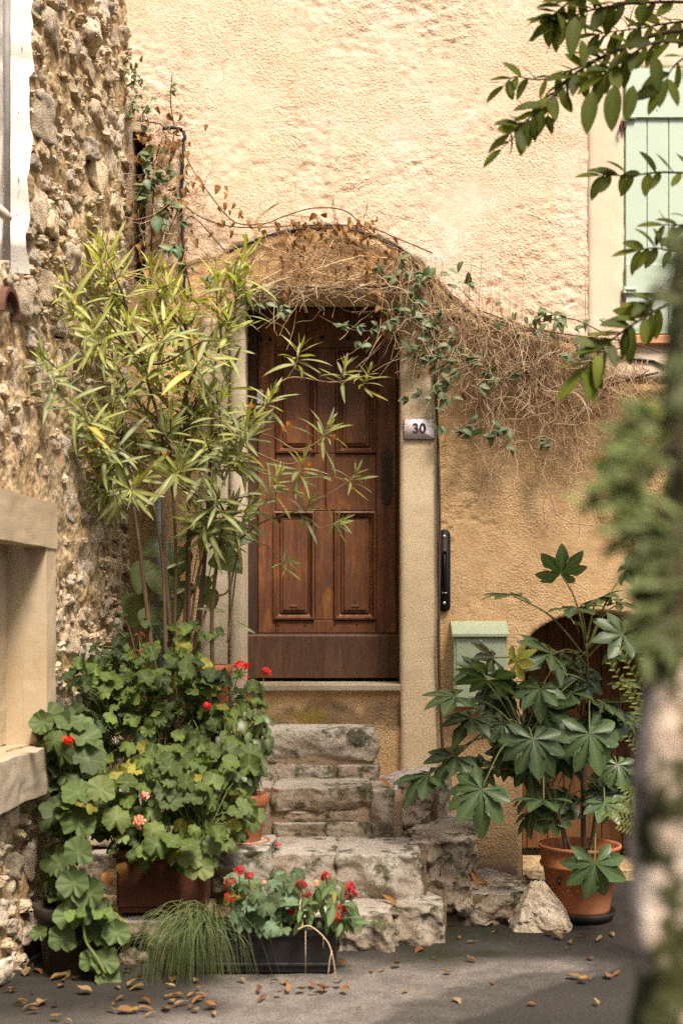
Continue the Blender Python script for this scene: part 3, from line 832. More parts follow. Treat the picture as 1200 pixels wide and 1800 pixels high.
pts.sort(key=lambda p: -p[2] * p[3] * (1 + p[0] * .3))
basis = Matrix((WT, WN, Vector((0, 0, 1)))).transposed()
rest_v, rest_f = [], []; rb = 0
for k, (s, z, L_, h) in enumerate(pts):
    m = k % 15
    rot = basis.to_4x4() @ Matrix.Rotation(rr.uniform(-.35, .35), 4, 'Y') @ Matrix.Rotation(rr.uniform(-.2, .2), 4, 'Z')
    if rr.random() < .5: rot = rot @ Matrix.Rotation(math.pi, 4, 'Y')
    sc = Matrix.Diagonal((L_, rr.uniform(.09, .14), h / .72, 1))
    loc = LW(s, z, rr.uniform(-.042, -.004)) - SB
    mt = Matrix.Translation(loc) @ rot @ sc
    if k < 300:
        o = link('stone', SHAPES[m], stone_house); o.matrix_local = mt
        g_ = rr.choice((.75, .9, 1.0, 1.1, 1.25)) * rr.uniform(.9, 1.1); w = rr.uniform(-.10, .10)
        o.color = (g_ * (1.06 + w * .6), g_, g_ * (.90 - w), 1)
    else:
        w, f = SHNP[m]; w4 = np.concatenate([w, np.ones((len(w), 1))], 1) @ np.array(mt).T
        rest_v.append(w4[:, :3]); rest_f.append(f + rb); rb += len(w)
if rest_v:
    o = link('small_stones', mesh_np('small_stones', np.concatenate(rest_v), np.concatenate(rest_f), M['rubble'], False), stone_house); o['kind'] = 'stuff'; o.color = (.86, .77, .62, 1)
def wall_box(name, mat, s0, s1, n0, n1_, z0, z1, bev=.01, seed=0, amp=.006, n=18):
    """box in the side wall's own directions, slightly uneven"""
    v, f = cube_grid(n)
    v = v.copy(); q = v * np.array([(s1 - s0) / 2, (n1_ - n0) / 2, (z1 - z0) / 2])
    q += np.stack([fbm(q * 9 + seed + k * 7, 3, seed + k) for k in range(3)], 1) * amp
    ctr = LW((s0 + s1) / 2, (z0 + z1) / 2, (n0 + n1_) / 2) - SB
    w = q[:, :1] * np.array(WT) + q[:, 1:2] * np.array(WN) + q[:, 2:] * np.array([0, 0, 1.0]) + np.array(ctr)
    # WT x WN x Z is left-handed: flip faces
    return link(name, mesh_np(name, w, f[:, ::-1], mat, False), stone_house)
NS1 = NS0 + 1.1
wall_box('niche_lintel', M['niche'], NS0, NS1, -.05, .055, NZT - .19, NZT, seed=3, amp=.005)
wall_box('niche_jamb', M['niche'], NS0 + .004, NS0 + .13, -.05, .050, NZB, NZT - .19, seed=4)
wall_box('niche_back', M['niche'], NS0 + .10, NS1, -.20, -.12, NZB, NZT - .1, seed=5, amp=.012)
wall_box('niche_jamb', M['niche'], NS0 + .10, NS0 + .13, -.14, -.04, NZB, NZT - .18, seed=9, amp=.001)
wall_box('niche_sill', M['niche_grey'], NS0 + .09, NS1, -.15, .085, NSB, NZB, seed=6, amp=.010)
# splayed white surface standing in for the sunlit patch on the wall
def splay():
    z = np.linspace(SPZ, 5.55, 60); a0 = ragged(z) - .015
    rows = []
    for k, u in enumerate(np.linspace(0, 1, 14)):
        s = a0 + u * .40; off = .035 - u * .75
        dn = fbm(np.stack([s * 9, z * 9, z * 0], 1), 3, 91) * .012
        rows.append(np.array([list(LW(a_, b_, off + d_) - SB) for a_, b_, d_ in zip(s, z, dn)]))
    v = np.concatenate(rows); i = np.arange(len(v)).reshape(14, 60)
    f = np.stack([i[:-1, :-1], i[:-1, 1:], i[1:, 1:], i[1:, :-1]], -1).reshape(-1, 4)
    link('sunlit_patch', mesh_np('sunlit_patch', v, f, M['white'], True), stone_house)
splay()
sp_s = LWd(18)
b = MB(); b.tube([LW(sp_s - .02, 2.70, -.02), LW(sp_s - .02, 5.4, -.02)], .015, 12)  # grey tube in place of the shadow band within the sun patch
tag(b.build('shadow_band_pipe', m_plain('shadow_band_grey', rgb(.58, .55, .50), .7), None, True), 'slim grey pipe standing in for a shadow band on the sunlit patch', 'pipe')
# clay roof tile stub under the painted sun patch
s_a = LWd(3); c_ = LW(s_a, 2.60, .0)
b = MB(); n = 12; vs = []
for yy, rr_ in ((-.16, 1.0), (.045, .92)):
    for r_ in (.105, .088):
        for k in range(n + 1):
            an = math.pi * (1 - k / n)
            vs.append(tuple(c_ + WN * yy + WT * (r_ * rr_ * math.cos(an)) + Vector((0, 0, r_ * rr_ * math.sin(an) * 1.15 - .02))))
m = n + 1; fs = []
for k in range(n):
    fs += [(k, k + 1, 2 * m + k + 1, 2 * m + k), (m + k, 3 * m + k, 3 * m + k + 1, m + k + 1), (2 * m + k, 2 * m + k + 1, 3 * m + k + 1, 3 * m + k), (k, m + k, m + k + 1, k + 1)]
b.add(vs, fs)
tag(b.build('roof_tile', m_terracotta('old_tile', rgb(.10, .045, .028), rgb(.13, .065, .04), rgb(.05, .028, .02)), None, False), 'dark curved clay tile stuck out of the rubble wall', 'tile')
b = MB(); b.tube([LW(s_a + .16, 3.02, -.05), LW(s_a + .02, 2.965, .02), LW(s_a - .0, 2.95, .035)], [.022, .02, .012], 10)
tag(b.build('wooden_peg', m_plain('pale_peg', rgb(.72, .62, .50), .8), None, True), 'pale wooden peg stuck out of the painted white sunlit patch', 'peg')

# ------------------------------------------------------------------ stone steps
steps = thing('stone_steps', 'worn flight of rough limestone steps up to the door', 'steps', (.0, -.7, 0))
def sblock(px0, px1, py0, py1, Yf, depth, seed, amp=.022, col=None, ang=0.0, parent=steps, name='stone', mat='step', rnd=.16, n=12, flat=.6, zabs=None):
    """a stone whose FRONT face fills the given photo rectangle at distance Yf"""
    a_ = P(px0, py0, Yf); b_ = P(px1, py1, Yf)
    z1, z0 = (a_.z, b_.z) if zabs is None else zabs
    sx = abs(b_.x - a_.x) * 1.02; sz = (z1 - z0) * 1.01
    me = stone_mesh(name, sx, depth, sz, seed, amp=amp * 1.15, n=max(n, 18), rnd=min(.26, rnd + .02), fr=6.5, fine=.6, flat=.8, mat=M[mat], smooth=True)
    o = link(name, me, parent)
    loc = Vector(((a_.x + b_.x) / 2, Yf + depth / 2, (z0 + z1) / 2))
    o.location = loc - (parent.location if parent else Vector((0, 0, 0))); o.rotation_euler.z = ang
    o.color = col or (1, 1, 1, 1)
    return o
def tone(g, w=0.0): return (g * (1 + w), g, g * (1 - w), 1)
# flight A
YA, YB, YC, YE = -.36, -.74, -1.16, -1.42
sblock(440, 662, 1282, 1341, YA, .36, 1, .016, tone(.95, .03), rnd=.20)
sblock(440, 588, 1345, 1384, YA - .01, .30, 2, .016, tone(.85, .05)); sblock(593, 662, 1345, 1384, YA - .01, .30, 3, .014, tone(.75, .10))
# flight B
sblock(478, 655, 1384, 1424, YB, .42, 4, .018, tone(.55, .16), rnd=.2); sblock(496, 640, 1426, 1446, YB + .01, .30, 5, .012, tone(.6, .16)); sblock(478, 650, 1446, 1480, YB - .005, .34, 6, .015, tone(.65, .10))
sblock(652, 693, 1388, 1478, YB, .42, 7, .018, tone(.55, .08)); sblock(440, 478, 1388, 1480, YB + .03, .40, 14, .012, tone(.8, .1))
sblock(692, 782, 1368, 1470, YB + .22, .50, 8, .040, tone(.6, .06), ang=-.35, rnd=.22)
sblock(664, 700, 1385, 1396, YB + .15, .5, 15, .006, tone(.9), n=8)
# flight C
sblock(368, 476, 1494, 1572, YC - .06, .46, 9, .028, tone(.65, -.02), rnd=.22); sblock(478, 590, 1500, 1590, YC - .02, .52, 10, .018, tone(.8, .06), rnd=.18)
sblock(591, 738, 1503, 1590, YC - .03, .56, 11, .024, tone(.95, .02), rnd=.20, n=18)
sblock(737, 846, 1480, 1602, YC + .16, .86, 12, .050, tone(.55, .14), ang=-.12, rnd=.22, n=22)
# flight D, curving back to the wall
sblock(594, 690, 1606, 1698, YE - .02, .46, 20, .030, tone(.68, .08), rnd=.2, n=20); sblock(684, 772, 1594, 1676, YE + .10, .50, 21, .032, tone(.72, .06), ang=.10, rnd=.2, n=20)
sblock(752, 940, 1572, 1640, YE + .44, .62, 22, .045, tone(.62, .10), ang=.42, rnd=.22, n=26)
sblock(500, 598, 1610, 1700, YE + .02, .40, 24, .03, tone(.8, .05), rnd=.25); sblock(405, 500, 1612, 1700, YE + .04, .40, 25, .03, tone(.8, .05), rnd=.25)

sblock(650, 700, 1598, 1612, YE + .12, .2, 27, .02, tone(.7), rnd=.4, n=8)
# rubble core joining the stones
def core(x0, x1, y0, y1, z0, z1, seed, mat='joint'):
    v, f = cube_grid(14)
    q = v * np.array([(x1 - x0) / 2, (y1 - y0) / 2, (z1 - z0) / 2])
    q = q + np.stack([fbm(q * 8 + seed * 5 + k, 3, seed + k) for k in range(3)], 1) * .014
    q += np.array([(x0 + x1) / 2, (y0 + y1) / 2, (z0 + z1) / 2]) - np.array(steps.location)
    link('mortar', mesh_np('mortar', q, f, M[mat], True), steps)
core(-.56, .165, YA + .018, .03, .3, .80, 1, 'step_mortar')
core(-.56, .29, YB + .022, .03, .1, .560, 2, 'step_mortar')
core(.20, .48, -.42, .03, .1, .545, 3)
core(-.62, .38, YC + .05, .0, -.05, .345, 4)
core(.36, .62, -.50, .02, -.05, .32, 5)
core(-.60, .20, YE + .06, -.6, -.1, .135, 6)
core(.18, .46, YE + .22, -.6, -.1, .148, 8)
core(.44, .68, -.98, .0, -.1, .140, 7)
core(.64, .88, -.70, .0, -.1, .135, 9)
# ledge of rubble left of the steps that carries the upper pots
ledge = thing('rubble_ledge', 'low rubble ledge behind the geraniums beside the steps', 'ledge', (-.85, -.5, 0))
for k, (px0, px1, py0, py1, Yf, dp_) in enumerate(((200, 290, 1618, 1662, -1.66, .3), (292, 350, 1622, 1665, -1.64, .3), (205, 262, 1664, 1702, -1.62, .3), (262, 330, 1666, 1704, -1.60, .3), (140, 205, 1630, 1700, -1.55, .3),
                                                     (150, 270, 1500, 1600, -1.05, .3), (270, 400, 1500, 1600, -1.02, .3), (150, 280, 1390, 1490, -.95, .3), (280, 400, 1400, 1495, -.93, .3))):
    sblock(px0, px1, py0, py1, Yf, dp_, 40 + k, .022, tone(.8, .12), parent=ledge, rnd=.25).color = tone(.5, .12)
b = MB(); b.box(-1.2, -.50, -.85, .03, -.05, .45); b.box(-1.25, -.56, -1.5, -.85, -.05, .16); b.build('mortar', M['mortar'], ledge)
# loose rock beside the pot
r_ = stone_mesh('rock', .30, .24, .30, 300, amp=.030, n=14, rnd=.5, fr=6, fine=.7, mat=M['rock'])
w = np.empty(len(r_.vertices) * 3, np.float32); r_.vertices.foreach_get('co', w); w = w.reshape(-1, 3)
t_ = np.clip((w[:, 2] + .14) / .29, 0, 1); k_ = 1.18 - .86 * t_ ** 1.1
w[:, 0] = w[:, 0] * k_ - t_ * .012; w[:, 1] *= k_; w[:, 2] = np.maximum(w[:, 2], -.125)
r_.vertices.foreach_set('co', w.ravel()); r_.update()
w_ = w * .80; r_.vertices.foreach_set('co', w_.ravel()); r_.update(); p_ = P(947, 1634, -.97)
o = link('rock', r_, None, (p_.x, -1.0, .088)); o.color = tone(1.1, .03)
tag(o, 'pale conical rock lying on the asphalt beside the terracotta pot', 'rock')

# ------------------------------------------------------------------ leaves
def leaf_mesh(name, mat, W=.13, droop=.15, fold=.25, n=6, shape='lance', seed=0, wave=0.0):
    """leaf from the origin along +X, length 1, normal +Z"""
    rr = random.Random(seed); v = []; ve = []; f = []
    for i in range(n + 1):
        t = i / n
        if shape == 'lance': w = W * .5 * (math.sin(math.pi * min(1, t * .97 + .03)) ** .75) * (1.12 - .3 * t)
        elif shape == 'ovate': w = W * .5 * (max(0.0, math.sin(math.pi * t ** .62)) ** .8)
        else: w = W * .5 * max(0.0, math.sin(math.pi * t ** .85)) ** .7
        if i == n: w = .0008
        if i == 0: w = max(.012, w * .5)
        z = -droop * t * t * (1.0 if droop > 0 else 1); yb = wave * math.sin(t * 4 + seed)
        x = t - abs(droop) * .25 * t ** 3
        for sgn in (-1, 0, 1):
            v.append((x, yb + sgn * w, z + abs(sgn) * w * fold + (wave * .5 * math.sin(t * 9 + seed * 2 + sgn) if sgn else 0))); ve.append(0.0 if sgn else 1.0)
    for i in range(n):
        for k in range(2):
            a_ = i * 3 + k; f.append((a_, a_ + 3, a_ + 4, a_ + 1))
    return mesh_np(name, v, [q[::-1] for q in f], mat, True, dict(vein=ve))
def disc_leaf(name, mat, seed=0, lobes=7, depth=.10, cup=.18, n=42, rings=4, notch=.5):
    """round scalloped leaf, centre at the origin, petiole side -X, radius 1"""
    rr = random.Random(seed); v = [(0, 0, 0)]; ve = [1.0]; f = []
    ph = rr.uniform(0, 6)
    for r in range(1, rings + 1):
        q = r / rings
        for k in range(n):
            an = 2 * math.pi * k / n
            R_ = 1 - depth * (.5 - .5 * math.cos(an * lobes + math.pi * (lobes % 2))) - .03 * math.cos(an * 21 + ph) + .03 * math.sin(an * 5 + ph * 2)
            nt = abs(((an - math.pi + math.pi) % (2 * math.pi)) - math.pi) / math.pi   # 1 at the petiole side
            R_ *= 1 - notch * max(0.0, nt - .86) / .14
            R_ *= 1 + .06 * math.sin(an * 2 + ph)
            rad = q * R_
            z = cup * q * q * (1 + .5 * math.sin(an * 3 + ph)) + .022 * q * math.cos(an * lobes + ph) - .10 * q ** 3 + .060 * math.sin(an * 9 + ph) * q * q + .03 * math.sin(an * 17 + ph * 3) * q ** 3
            v.append((rad * math.cos(an), rad * math.sin(an), z))
            ve.append(max(0.0, math.cos(an * lobes + math.pi * (lobes % 2))) ** 14 * (1 - .7 * q))
    for k in range(n): f.append((0, 1 + k, 1 + (k + 1) % n, 1 + (k + 1) % n))
    me_f = [(0, 1 + k, 1 + (k + 1) % n) for k in range(n)]
    for r in range(rings - 1):
        for k in range(n):
            a_ = 1 + r * n + k; b_ = 1 + r * n + (k + 1) % n
            me_f += [(a_, a_ + n, b_ + n), (a_, b_ + n, b_)]
    return mesh_np(name, v, me_f, mat, True, dict(vein=ve))
def palm_leaf(name, mat, seed=0, lobes=8, droop=.3):
    rr = random.Random(seed); v = [(0, 0, 0)]; ve = [1.0]; f = []
    per = 9; n = lobes * per; rings = 6; span = math.radians(300)
    sizes = [.62 + .38 * math.sin(math.pi * (k + .5) / lobes) + rr.uniform(-.06, .06) for k in range(lobes)]
    for r in range(1, rings + 1):
        q = r / rings
        for k in range(n):
            lb = k // per; u = (k % per) / (per - 1) * 2 - 1          # -1..1 across one lobe
            ac = -span / 2 + span * (lb + .5) / lobes
            # lobe outline in its own frame: along the vein and across it
            L_ = sizes[lb]
            inn = .37
            wl_ = .168 * L_
            # parametrise: u gives the edge; q the ring
            tt_ = 1 - abs(u) ** 1.3
            al = inn * L_ * (1 - tt_) + L_ * tt_
            ac_w = math.copysign(1, u) * wl_ * (math.sin(math.pi * min(1.0, (1 - tt_) * .62 + .0)) ** .8) * 1.55 * (1 + .10 * math.sin(abs(u) * 21 + seed)) if abs(u) > 1e-6 else 0
            if abs(u) > .999: ac_w = math.copysign(1, u) * inn * L_ * math.tan(span / lobes / 2) * .98
            x = al * q; y = ac_w * q
            if q < .999: y *= .95
            dist = math.hypot(x, y)
            z = .035 * abs(y) / max(wl_, .01) * q - droop * dist * dist * (1 + .75 * math.sin(lb * 2.1 + seed * 1.7)) + .14 * math.sin(lb * 2.7 + seed) * dist
            v.append((x * math.cos(ac) - y * math.sin(ac), x * math.sin(ac) + y * math.cos(ac), z))
            ve.append(max(0.0, 1 - abs(u) * 3.0) * (1 - .35 * q))
    for k in range(n - 1): f.append((0, 1 + k, 2 + k))
    for r in range(rings - 1):
        for k in range(n - 1):
            a_ = 1 + r * n + k; b_ = a_ + 1
            f += [(a_, a_ + n, b_ + n), (a_, b_ + n, b_)]
    return mesh_np(name, v, f, mat, True, dict(vein=ve))
def frame(axis, normal):
    x = Vector(axis).normalized(); z = Vector(normal); z = z - x * z.dot(x)
    if z.length < 1e-5: z = x.orthogonal()
    z.normalize(); y = z.cross(x)
    return Matrix((x, y, z)).transposed().to_4x4()
def lane_y(px, Y): return min(Y, -(LWd(px - 15) + .05)) if px < 238 else Y
class Leaves:
    """each leaf a part of its plant; past the limit the smallest are joined"""
    def __init__(s, root, mat_mass, name='leaf', limit=295): s.root = root; s.mm = mat_mass; s.name = name; s.limit = limit; s.items = []
    def add(s, mesh, pos, axis, normal, size, col, sy=1.0):
        pos = Vector(pos)
        m = Matrix.Translation(pos - s.root.location) @ frame(axis, normal) @ Matrix.Diagonal((size, size * sy, size, 1))
        vis = size * (1.0 if -600 < (pos.x / (D + pos.y) * F) < 600 else .1) * (1 - pos.y * .25)
        s.items.append((vis, mesh, m, col))
    def done(s):
        s.items.sort(key=lambda t: -t[0])
        for _, me, m, c in s.items[:s.limit]:
            o = link(s.name, me, s.root); o.matrix_local = m; o.color = (c[0], c[1], c[2], 1)
        rest = s.items[s.limit:]
        if not rest: return
        V, Fc, Cc, Ve, base = [], [], [], [], 0
        for _, me, m, c in rest:
            k = len(me.vertices); co = np.empty(k * 3, np.float32); me.vertices.foreach_get('co', co)
            co = np.concatenate([co.reshape(-1, 3), np.ones((k, 1))], 1) @ np.array(m).T
            nl = me.polygons[0].loop_total; lp_ = np.empty(len(me.loops), np.int32); me.loops.foreach_get('vertex_index', lp_)
            fc = lp_.reshape(-1, nl)
            if nl == 4: fc = np.concatenate([fc[:, [0, 1, 2]], fc[:, [0, 2, 3]]])
            ve = np.empty(k, np.float32); me.attributes['vein'].data.foreach_get('value', ve)
            V.append(co[:, :3]); Fc.append(fc + base); Ve.append(ve); Cc.append(np.tile([c[0], c[1], c[2], 1.0], (k, 1))); base += k
        me = mesh_np(s.name + '_mass', np.concatenate(V), np.concatenate(Fc), s.mm, True, dict(vein=np.concatenate(Ve)))
        ca = me.color_attributes.new('Col', 'FLOAT_COLOR', 'POINT'); ca.data.foreach_set('color', np.concatenate(Cc).astype(np.float32).ravel())
        o = link(s.name + 's' if s.limit else 'crown', me, s.root); o['kind'] = 'stuff'
def rv(rr, k=1.0): return Vector((rr.gauss(0, 1), rr.gauss(0, 1), rr.gauss(0, 1))) * k
def mixc(a_, b_, t): return tuple(x + (y - x) * t for x, y in zip(a_, b_))
def shade(c, k): return tuple(x * k for x in c)

# ------------------------------------------------------------------ pots and troughs
def lathe_pot(name, label, c, prof, mat, cat='pot', soil=None, extra=None):
    t = thing(name, label, cat, c)
    b = MB(); b.lathe(prof, (0, 0, 0), 36); b.build('body', M[mat], t, True, (0, 0, 0))
    if soil:
        b = MB(); b.lathe([(soil[0], soil[1]), (soil[0] * .5, soil[1] + .012), (.001, soil[1] + .015)], (0, 0, 0), 24); b.build('soil', M['soil'], t, True, (0, 0, 0))
    if extra:
        b = MB(); b.lathe(extra[0], (0, 0, 0), 36); b.build('saucer', M[extra[1]], t, True, (0, 0, 0))
    return t
def pot_prof(r0, r1, h, lip=.012, lh=.05, z0=0.0, th=.010):
    return [(.001, z0), (r0, z0), (r0 + .003, z0 + .006), (r1 - lip * .6, z0 + h - lh), (r1 - lip * .2, z0 + h - lh), (r1 + lip * .3, z0 + h - lh + .006), (r1 + lip * .4, z0 + h - .006), (r1 + lip * .2, z0 + h), (r1 - th, z0 + h), (r1 - th - .01, z0 + h - .06), (.001, z0 + h - .061)]
pF = P(1018, 1606, -.80)
fp = lathe_pot('plant_pot', 'big terracotta pot on a black saucer beside the cellar arch', (pF.x, -.80, .0), [(.001, .03), (.135, .03), (.140, .05), (.172, .245), (.180, .245), (.186, .252), (.188, .262), (.180, .266), (.186, .33), (.194, .334), (.194, .348), (.186, .35), (.176, .34), (.168, .29), (.001, .288)],
               'terra', soil=(.165, .300), extra=([(.001, .0), (.150, .0), (.172, .042), (.166, .044), (.150, .012), (.001, .012)], 'plastic'))
b = MB(); b.tube([(-.12, -.135, .215), (-.125, -.15, .20), (-.118, -.152, .185)], .008, 6); b.build('clip', M['black'], fp, True, (0, 0, 0))
pS = P(428, 1486, -1.0)
lathe_pot('plant_pot', 'small terracotta pot with saucer standing on the stone steps', (pS.x, -1.0, .372), pot_prof(.075, .112, .225, z0=.016), 'terra', soil=(.098, .205),
          extra=([(.001, 0), (.10, 0), (.122, .03), (.116, .031), (.098, .012), (.001, .012)], 'terra'))
lathe_pot('plant_pot', 'terracotta pot rim showing above the upper geranium leaves', (P(366, 0, -.32).x, -.32, .88), pot_prof(.09, .115, .295, lip=.02), 'terra', soil=(.10, .25))
lathe_pot('oleander_pot', 'wide dark pot hidden by geranium leaves holding the oleander', (P(322, 0, -.5).x, -.52, .44), pot_prof(.16, .20, .36), 'pot_dark', soil=(.18, .32))
lathe_pot('round_pot', 'dark round pot in the shade by the rubble wall', (P(128, 0, -1.7).x, -1.72, .0), pot_prof(.10, .145, .27), 'pot_dark', soil=(.13, .24))
b = MB(); b.box(P(335, 0, -.32).x, P(400, 0, -.32).x, -.42, -.2, .40, .885); b.build('plinth', M['mortar'], ledge)
def trough(name, label, px0, px1, z0, z1, Yf, dep, mat, taper=.02, lip=.012):
    x0, x1 = P(px0, 0, Yf).x, P(px1, 0, Yf).x
    t = thing(name, label, 'planter', ((x0 + x1) / 2, Yf + dep / 2, z0))
    b = MB(); w2 = (x1 - x0) / 2; d2 = dep / 2; h = z1 - z0
    def ring(ix, iy, z): 
        o = []
        r = .02
        for sx, sy, a0 in ((1, 1, 0), (-1, 1, 90), (-1, -1, 180), (1, -1, 270)):
            for k in range(4):
                an = math.radians(a0 + 30 * k); o.append((sx * (w2 - ix - r) + r * math.cos(an), sy * (d2 - iy - r) + r * math.sin(an), z))
        return o
    prof = [(taper + .012, 0), (taper + .004, .004), (taper, .03), (taper - .004, .032), (lip + .004, h - .036), (lip + .002, h - .034), (0, h - .032), (0, h - .004), (.003, h), (.014, h), (.018, h - .05)]
    n = 16; vs = []
    for ins, z in prof: vs += ring(ins, ins, z)
    fs = [tuple(reversed(range(n)))]
    for r in range(len(prof) - 1):
        for k in range(n): fs.append((r * n + k, r * n + (k + 1) % n, (r + 1) * n + (k + 1) % n, (r + 1) * n + k))
    b.add(vs, fs); b.build('body', M[mat], t, False, (0, 0, 0))
    b = MB(); b.add(ring(.016, .016, h - .045), [tuple(range(n))]); b.build('soil', M['soil'], t, False, (0, 0, 0))
    # moulded ribs on the front
    b = MB(); b.bevbox(-w2 + taper + .01, w2 - taper - .01, -d2 + taper - .008, -d2 + taper + .01, .028, .042, .003); b.build('rib', M[mat], t, False, (0, 0, 0))
    return t
trough('trough', 'reddish brown trough raised on stone blocks under geranium leaves', 196, 368, .205, .465, -1.64, .24, 'terra_dark')
trough('trough', 'reddish trough half hidden between the two geranium masses', 150, 352, .46, .655, -.82, .22, 'terra_dark')
trough('trough', 'long black trough on the asphalt with red flowers and grass', 322, 598, .004, .187, -1.80, .20, 'plastic')

# ------------------------------------------------------------------ oleander
rr = random.Random(21)
ole = thing('oleander', 'tall oleander bush with narrow yellow green leaves before the door', 'shrub', (P(325, 0, -.5).x, -.52, .78))
OL = [leaf_mesh('leaf', M['leaf_oleander'], W=.135, droop=d_, fold=.22, n=6, seed=k, wave=.012) for k, d_ in enumerate((.03, .12, .22, .36, -.05))]
ols = Leaves(ole, M['leafs_oleander'])
YOUNG, MID, OLD = (.43, .42, .075), (.19, .22, .08), (.105, .135, .075)
def whorl(p, d, n=17, size=.17, young=.5, spread=1.0, run=1.0):
    """one leafy shoot: leaves in threes up the last stretch of the stem"""
    d = Vector(d).normalized(); u = d.orthogonal().normalized(); w = d.cross(u); a0 = rr.uniform(0, 6.3)
    bend = rv(rr, .25)
    for k in range(n):
        t = (k + rr.uniform(-.3, .3)) / (n - 1); t = min(1, max(0, t))    # 0 tip, 1 oldest
        an = a0 + (k // 3) * .9 + (k % 3) * 2.09 + rr.gauss(0, .35)
        open_ = math.radians(10 + 62 * t ** .65 * spread + rr.gauss(0, 13))
        side = u * math.cos(an) + w * math.sin(an)
        dl_ = (d + bend * t * .4).normalized()
        ax = dl_ * math.cos(open_) + side * math.sin(open_)
        ax = (ax + Vector((0, 0, -.45 * t * t * rr.uniform(.0, 1.6)))).normalized()
        pos = p - d * (.20 * run * t * size / .17) + rv(rr, .004)
        nm = dl_ * math.sin(open_) - side * math.cos(open_) + Vector((0, -.2, .2)) + rv(rr, .28)
        L_ = size * (.42 + .66 * min(1, t * 1.6)) * rr.uniform(.65, 1.2)
        c = mixc(YOUNG, MID, min(1, t * 1.1)) if rr.random() < young else mixc(MID, OLD, min(1, t * 1.4))
        if rr.random() < .05 and t > .4: c = (.52, .33, .045)
        c = shade(c, rr.uniform(.65, 1.25))
        ols.add(OL[min(4, int(t * 3.2 + rr.uniform(0, 1.4))) if rr.random() > .12 else 4], pos, ax, nm, L_, c, rr.uniform(.75, 1.15))
# tips read from the plant: column, row, distance, youthfulness
tips = [(180, 415, -.55, .95), (112, 492, -.75, .95), (190, 505, -.7, .95), (262, 462, -.45, .9), (225, 555, -.85, .95), (300, 500, -.6, .95), (292, 560, -.85, .9), (330, 520, -.5, .95), (378, 470, -.35, .95), (432, 425, -.45, .9), (402, 545, -.55, .9), (388, 600, -.8, .8),
        (205, 640, -.9, .75), (150, 560, -.6, .8), (258, 620, -.7, .8), (310, 640, -.6, .7), (75, 625, -.5, .1), (140, 715, -.6, .4), (196, 735, -.95, .7), (186, 800, -.8, .35), (232, 862, -.95, .5), (315, 825, -.9, .55), (362, 770, -.75, .35), (372, 850, -.8, .3), (300, 735, -.7, .4), (345, 690, -.55, .4), (392, 690, -.7, .3), (270, 780, -.5, .2), (330, 900, -.75, .3),
        (425, 800, -.8, .3), (448, 735, -.85, .55), (455, 870, -.7, .2), (415, 905, -.6, .15), (240, 700, -.5, .3), (350, 610, -.45, .5), (280, 680, -.35, .2), (410, 640, -.4, .3), (225, 790, -.45, .1), (170, 870, -.5, .1), (420, 480, -.3, .7), (250, 520, -.35, .7)]
for k in range(5):
    x_ = rr.uniform(95, 430); y_ = rr.uniform(440, 900); tips.append((x_, y_, rr.uniform(-.8, -.35), max(0, min(1, 1.15 - (y_ - 440) / 420))))
door_tips = [(528, 610, -.62, .55, .12), (606, 640, -.60, .55, .11), (650, 650, -.58, .65, .105), (578, 745, -.66, .45, .125), (535, 805, -.70, .35, .13), (490, 835, -.75, .25, .14), (628, 830, -.5, .4, .09), (545, 880, -.6, .15, .11), (602, 915, -.55, .2, .09), (514, 985, -.6, .15, .08), (480, 690, -.7, .35, .12)]
base = Vector((P(325, 0, -.5).x, -.5, .76))
nodes = [P(215, 770, -.65), P(285, 760, -.6), P(330, 740, -.55), P(372, 760, -.55), P(395, 900, -.55), P(250, 640, -.6), P(330, 600, -.5), P(390, 600, -.45)]
bk = MB()
def trunk(p0, p1, r0, r1, wob=.02, n=10):
    mid = p0.lerp(p1, .5) + rv(rr, wob); mid.z += .02
    pts_ = catmull([p0, p0.lerp(p1, .3) + rv(rr, wob * .6), p0.lerp(p1, .66) + rv(rr, wob), p1], n)
    m = len(pts_) - 1
    bk.tube(pts_, [r0 + (r1 - r0) * i / m for i in range(m + 1)], 6)
for k, nd in enumerate(nodes[:5]):
    trunk(base + Vector((rr.uniform(-.08, .08), rr.uniform(-.06, .06), -.05)), nd, .014, .0085)
    if k < 4: trunk(base + Vector((rr.uniform(-.08, .08), rr.uniform(-.06, .06), -.05)), nd + rv(rr, .05), .011, .007)
trunk(nodes[1], nodes[5], .009, .006); trunk(nodes[2], nodes[6], .009, .006); trunk(nodes[3], nodes[7], .009, .006)
bk.build('stem', M['bark'], ole, True)
bk = MB()
for px, py, Y, yg in tips:
    Y = lane_y(px - 8, Y); p = P(px, py, Y); c = min(nodes, key=lambda q: (q - p).length + (2 if q.z > p.z - .02 else 0)) if py < 760 else min(nodes[:5], key=lambda q: (q - p).length)
    trunk(c, p, .006, .003, .03, 6)
    d = (p - c).normalized() + Vector((0, -.25, .55)); whorl(p, d, rr.randint(17, 23), rr.uniform(.17, .215), yg)
    whorl(p - d.normalized() * .11 + rv(rr, .02), d + rv(rr, .35), rr.randint(9, 13), rr.uniform(.15, .19), yg * .5, 1.15)
bk.build('twig', M['bark'], ole, True)
bk = MB()
src = {0: P(440, 720, -.6), 1: P(440, 720, -.6), 2: P(440, 720, -.6)}
j0 = P(425, 945, -.55)
def twig(pts_, r0=.006, r1=.0026):
    q = catmull(pts_, 6); m = len(q) - 1; bk.tube(q, [r0 + (r1 - r0) * i / m for i in range(m + 1)], 5)
A = P(395, 760, -.6)
twig([A, P(460, 712, -.62), P(505, 665, -.62), P(580, 672, -.6), P(628, 665, -.6), P(650, 655, -.58)]); twig([P(505, 665, -.62), P(520, 640, -.62), P(528, 612, -.62)], .003); twig([P(595, 672, -.6), P(606, 645, -.6)], .003)
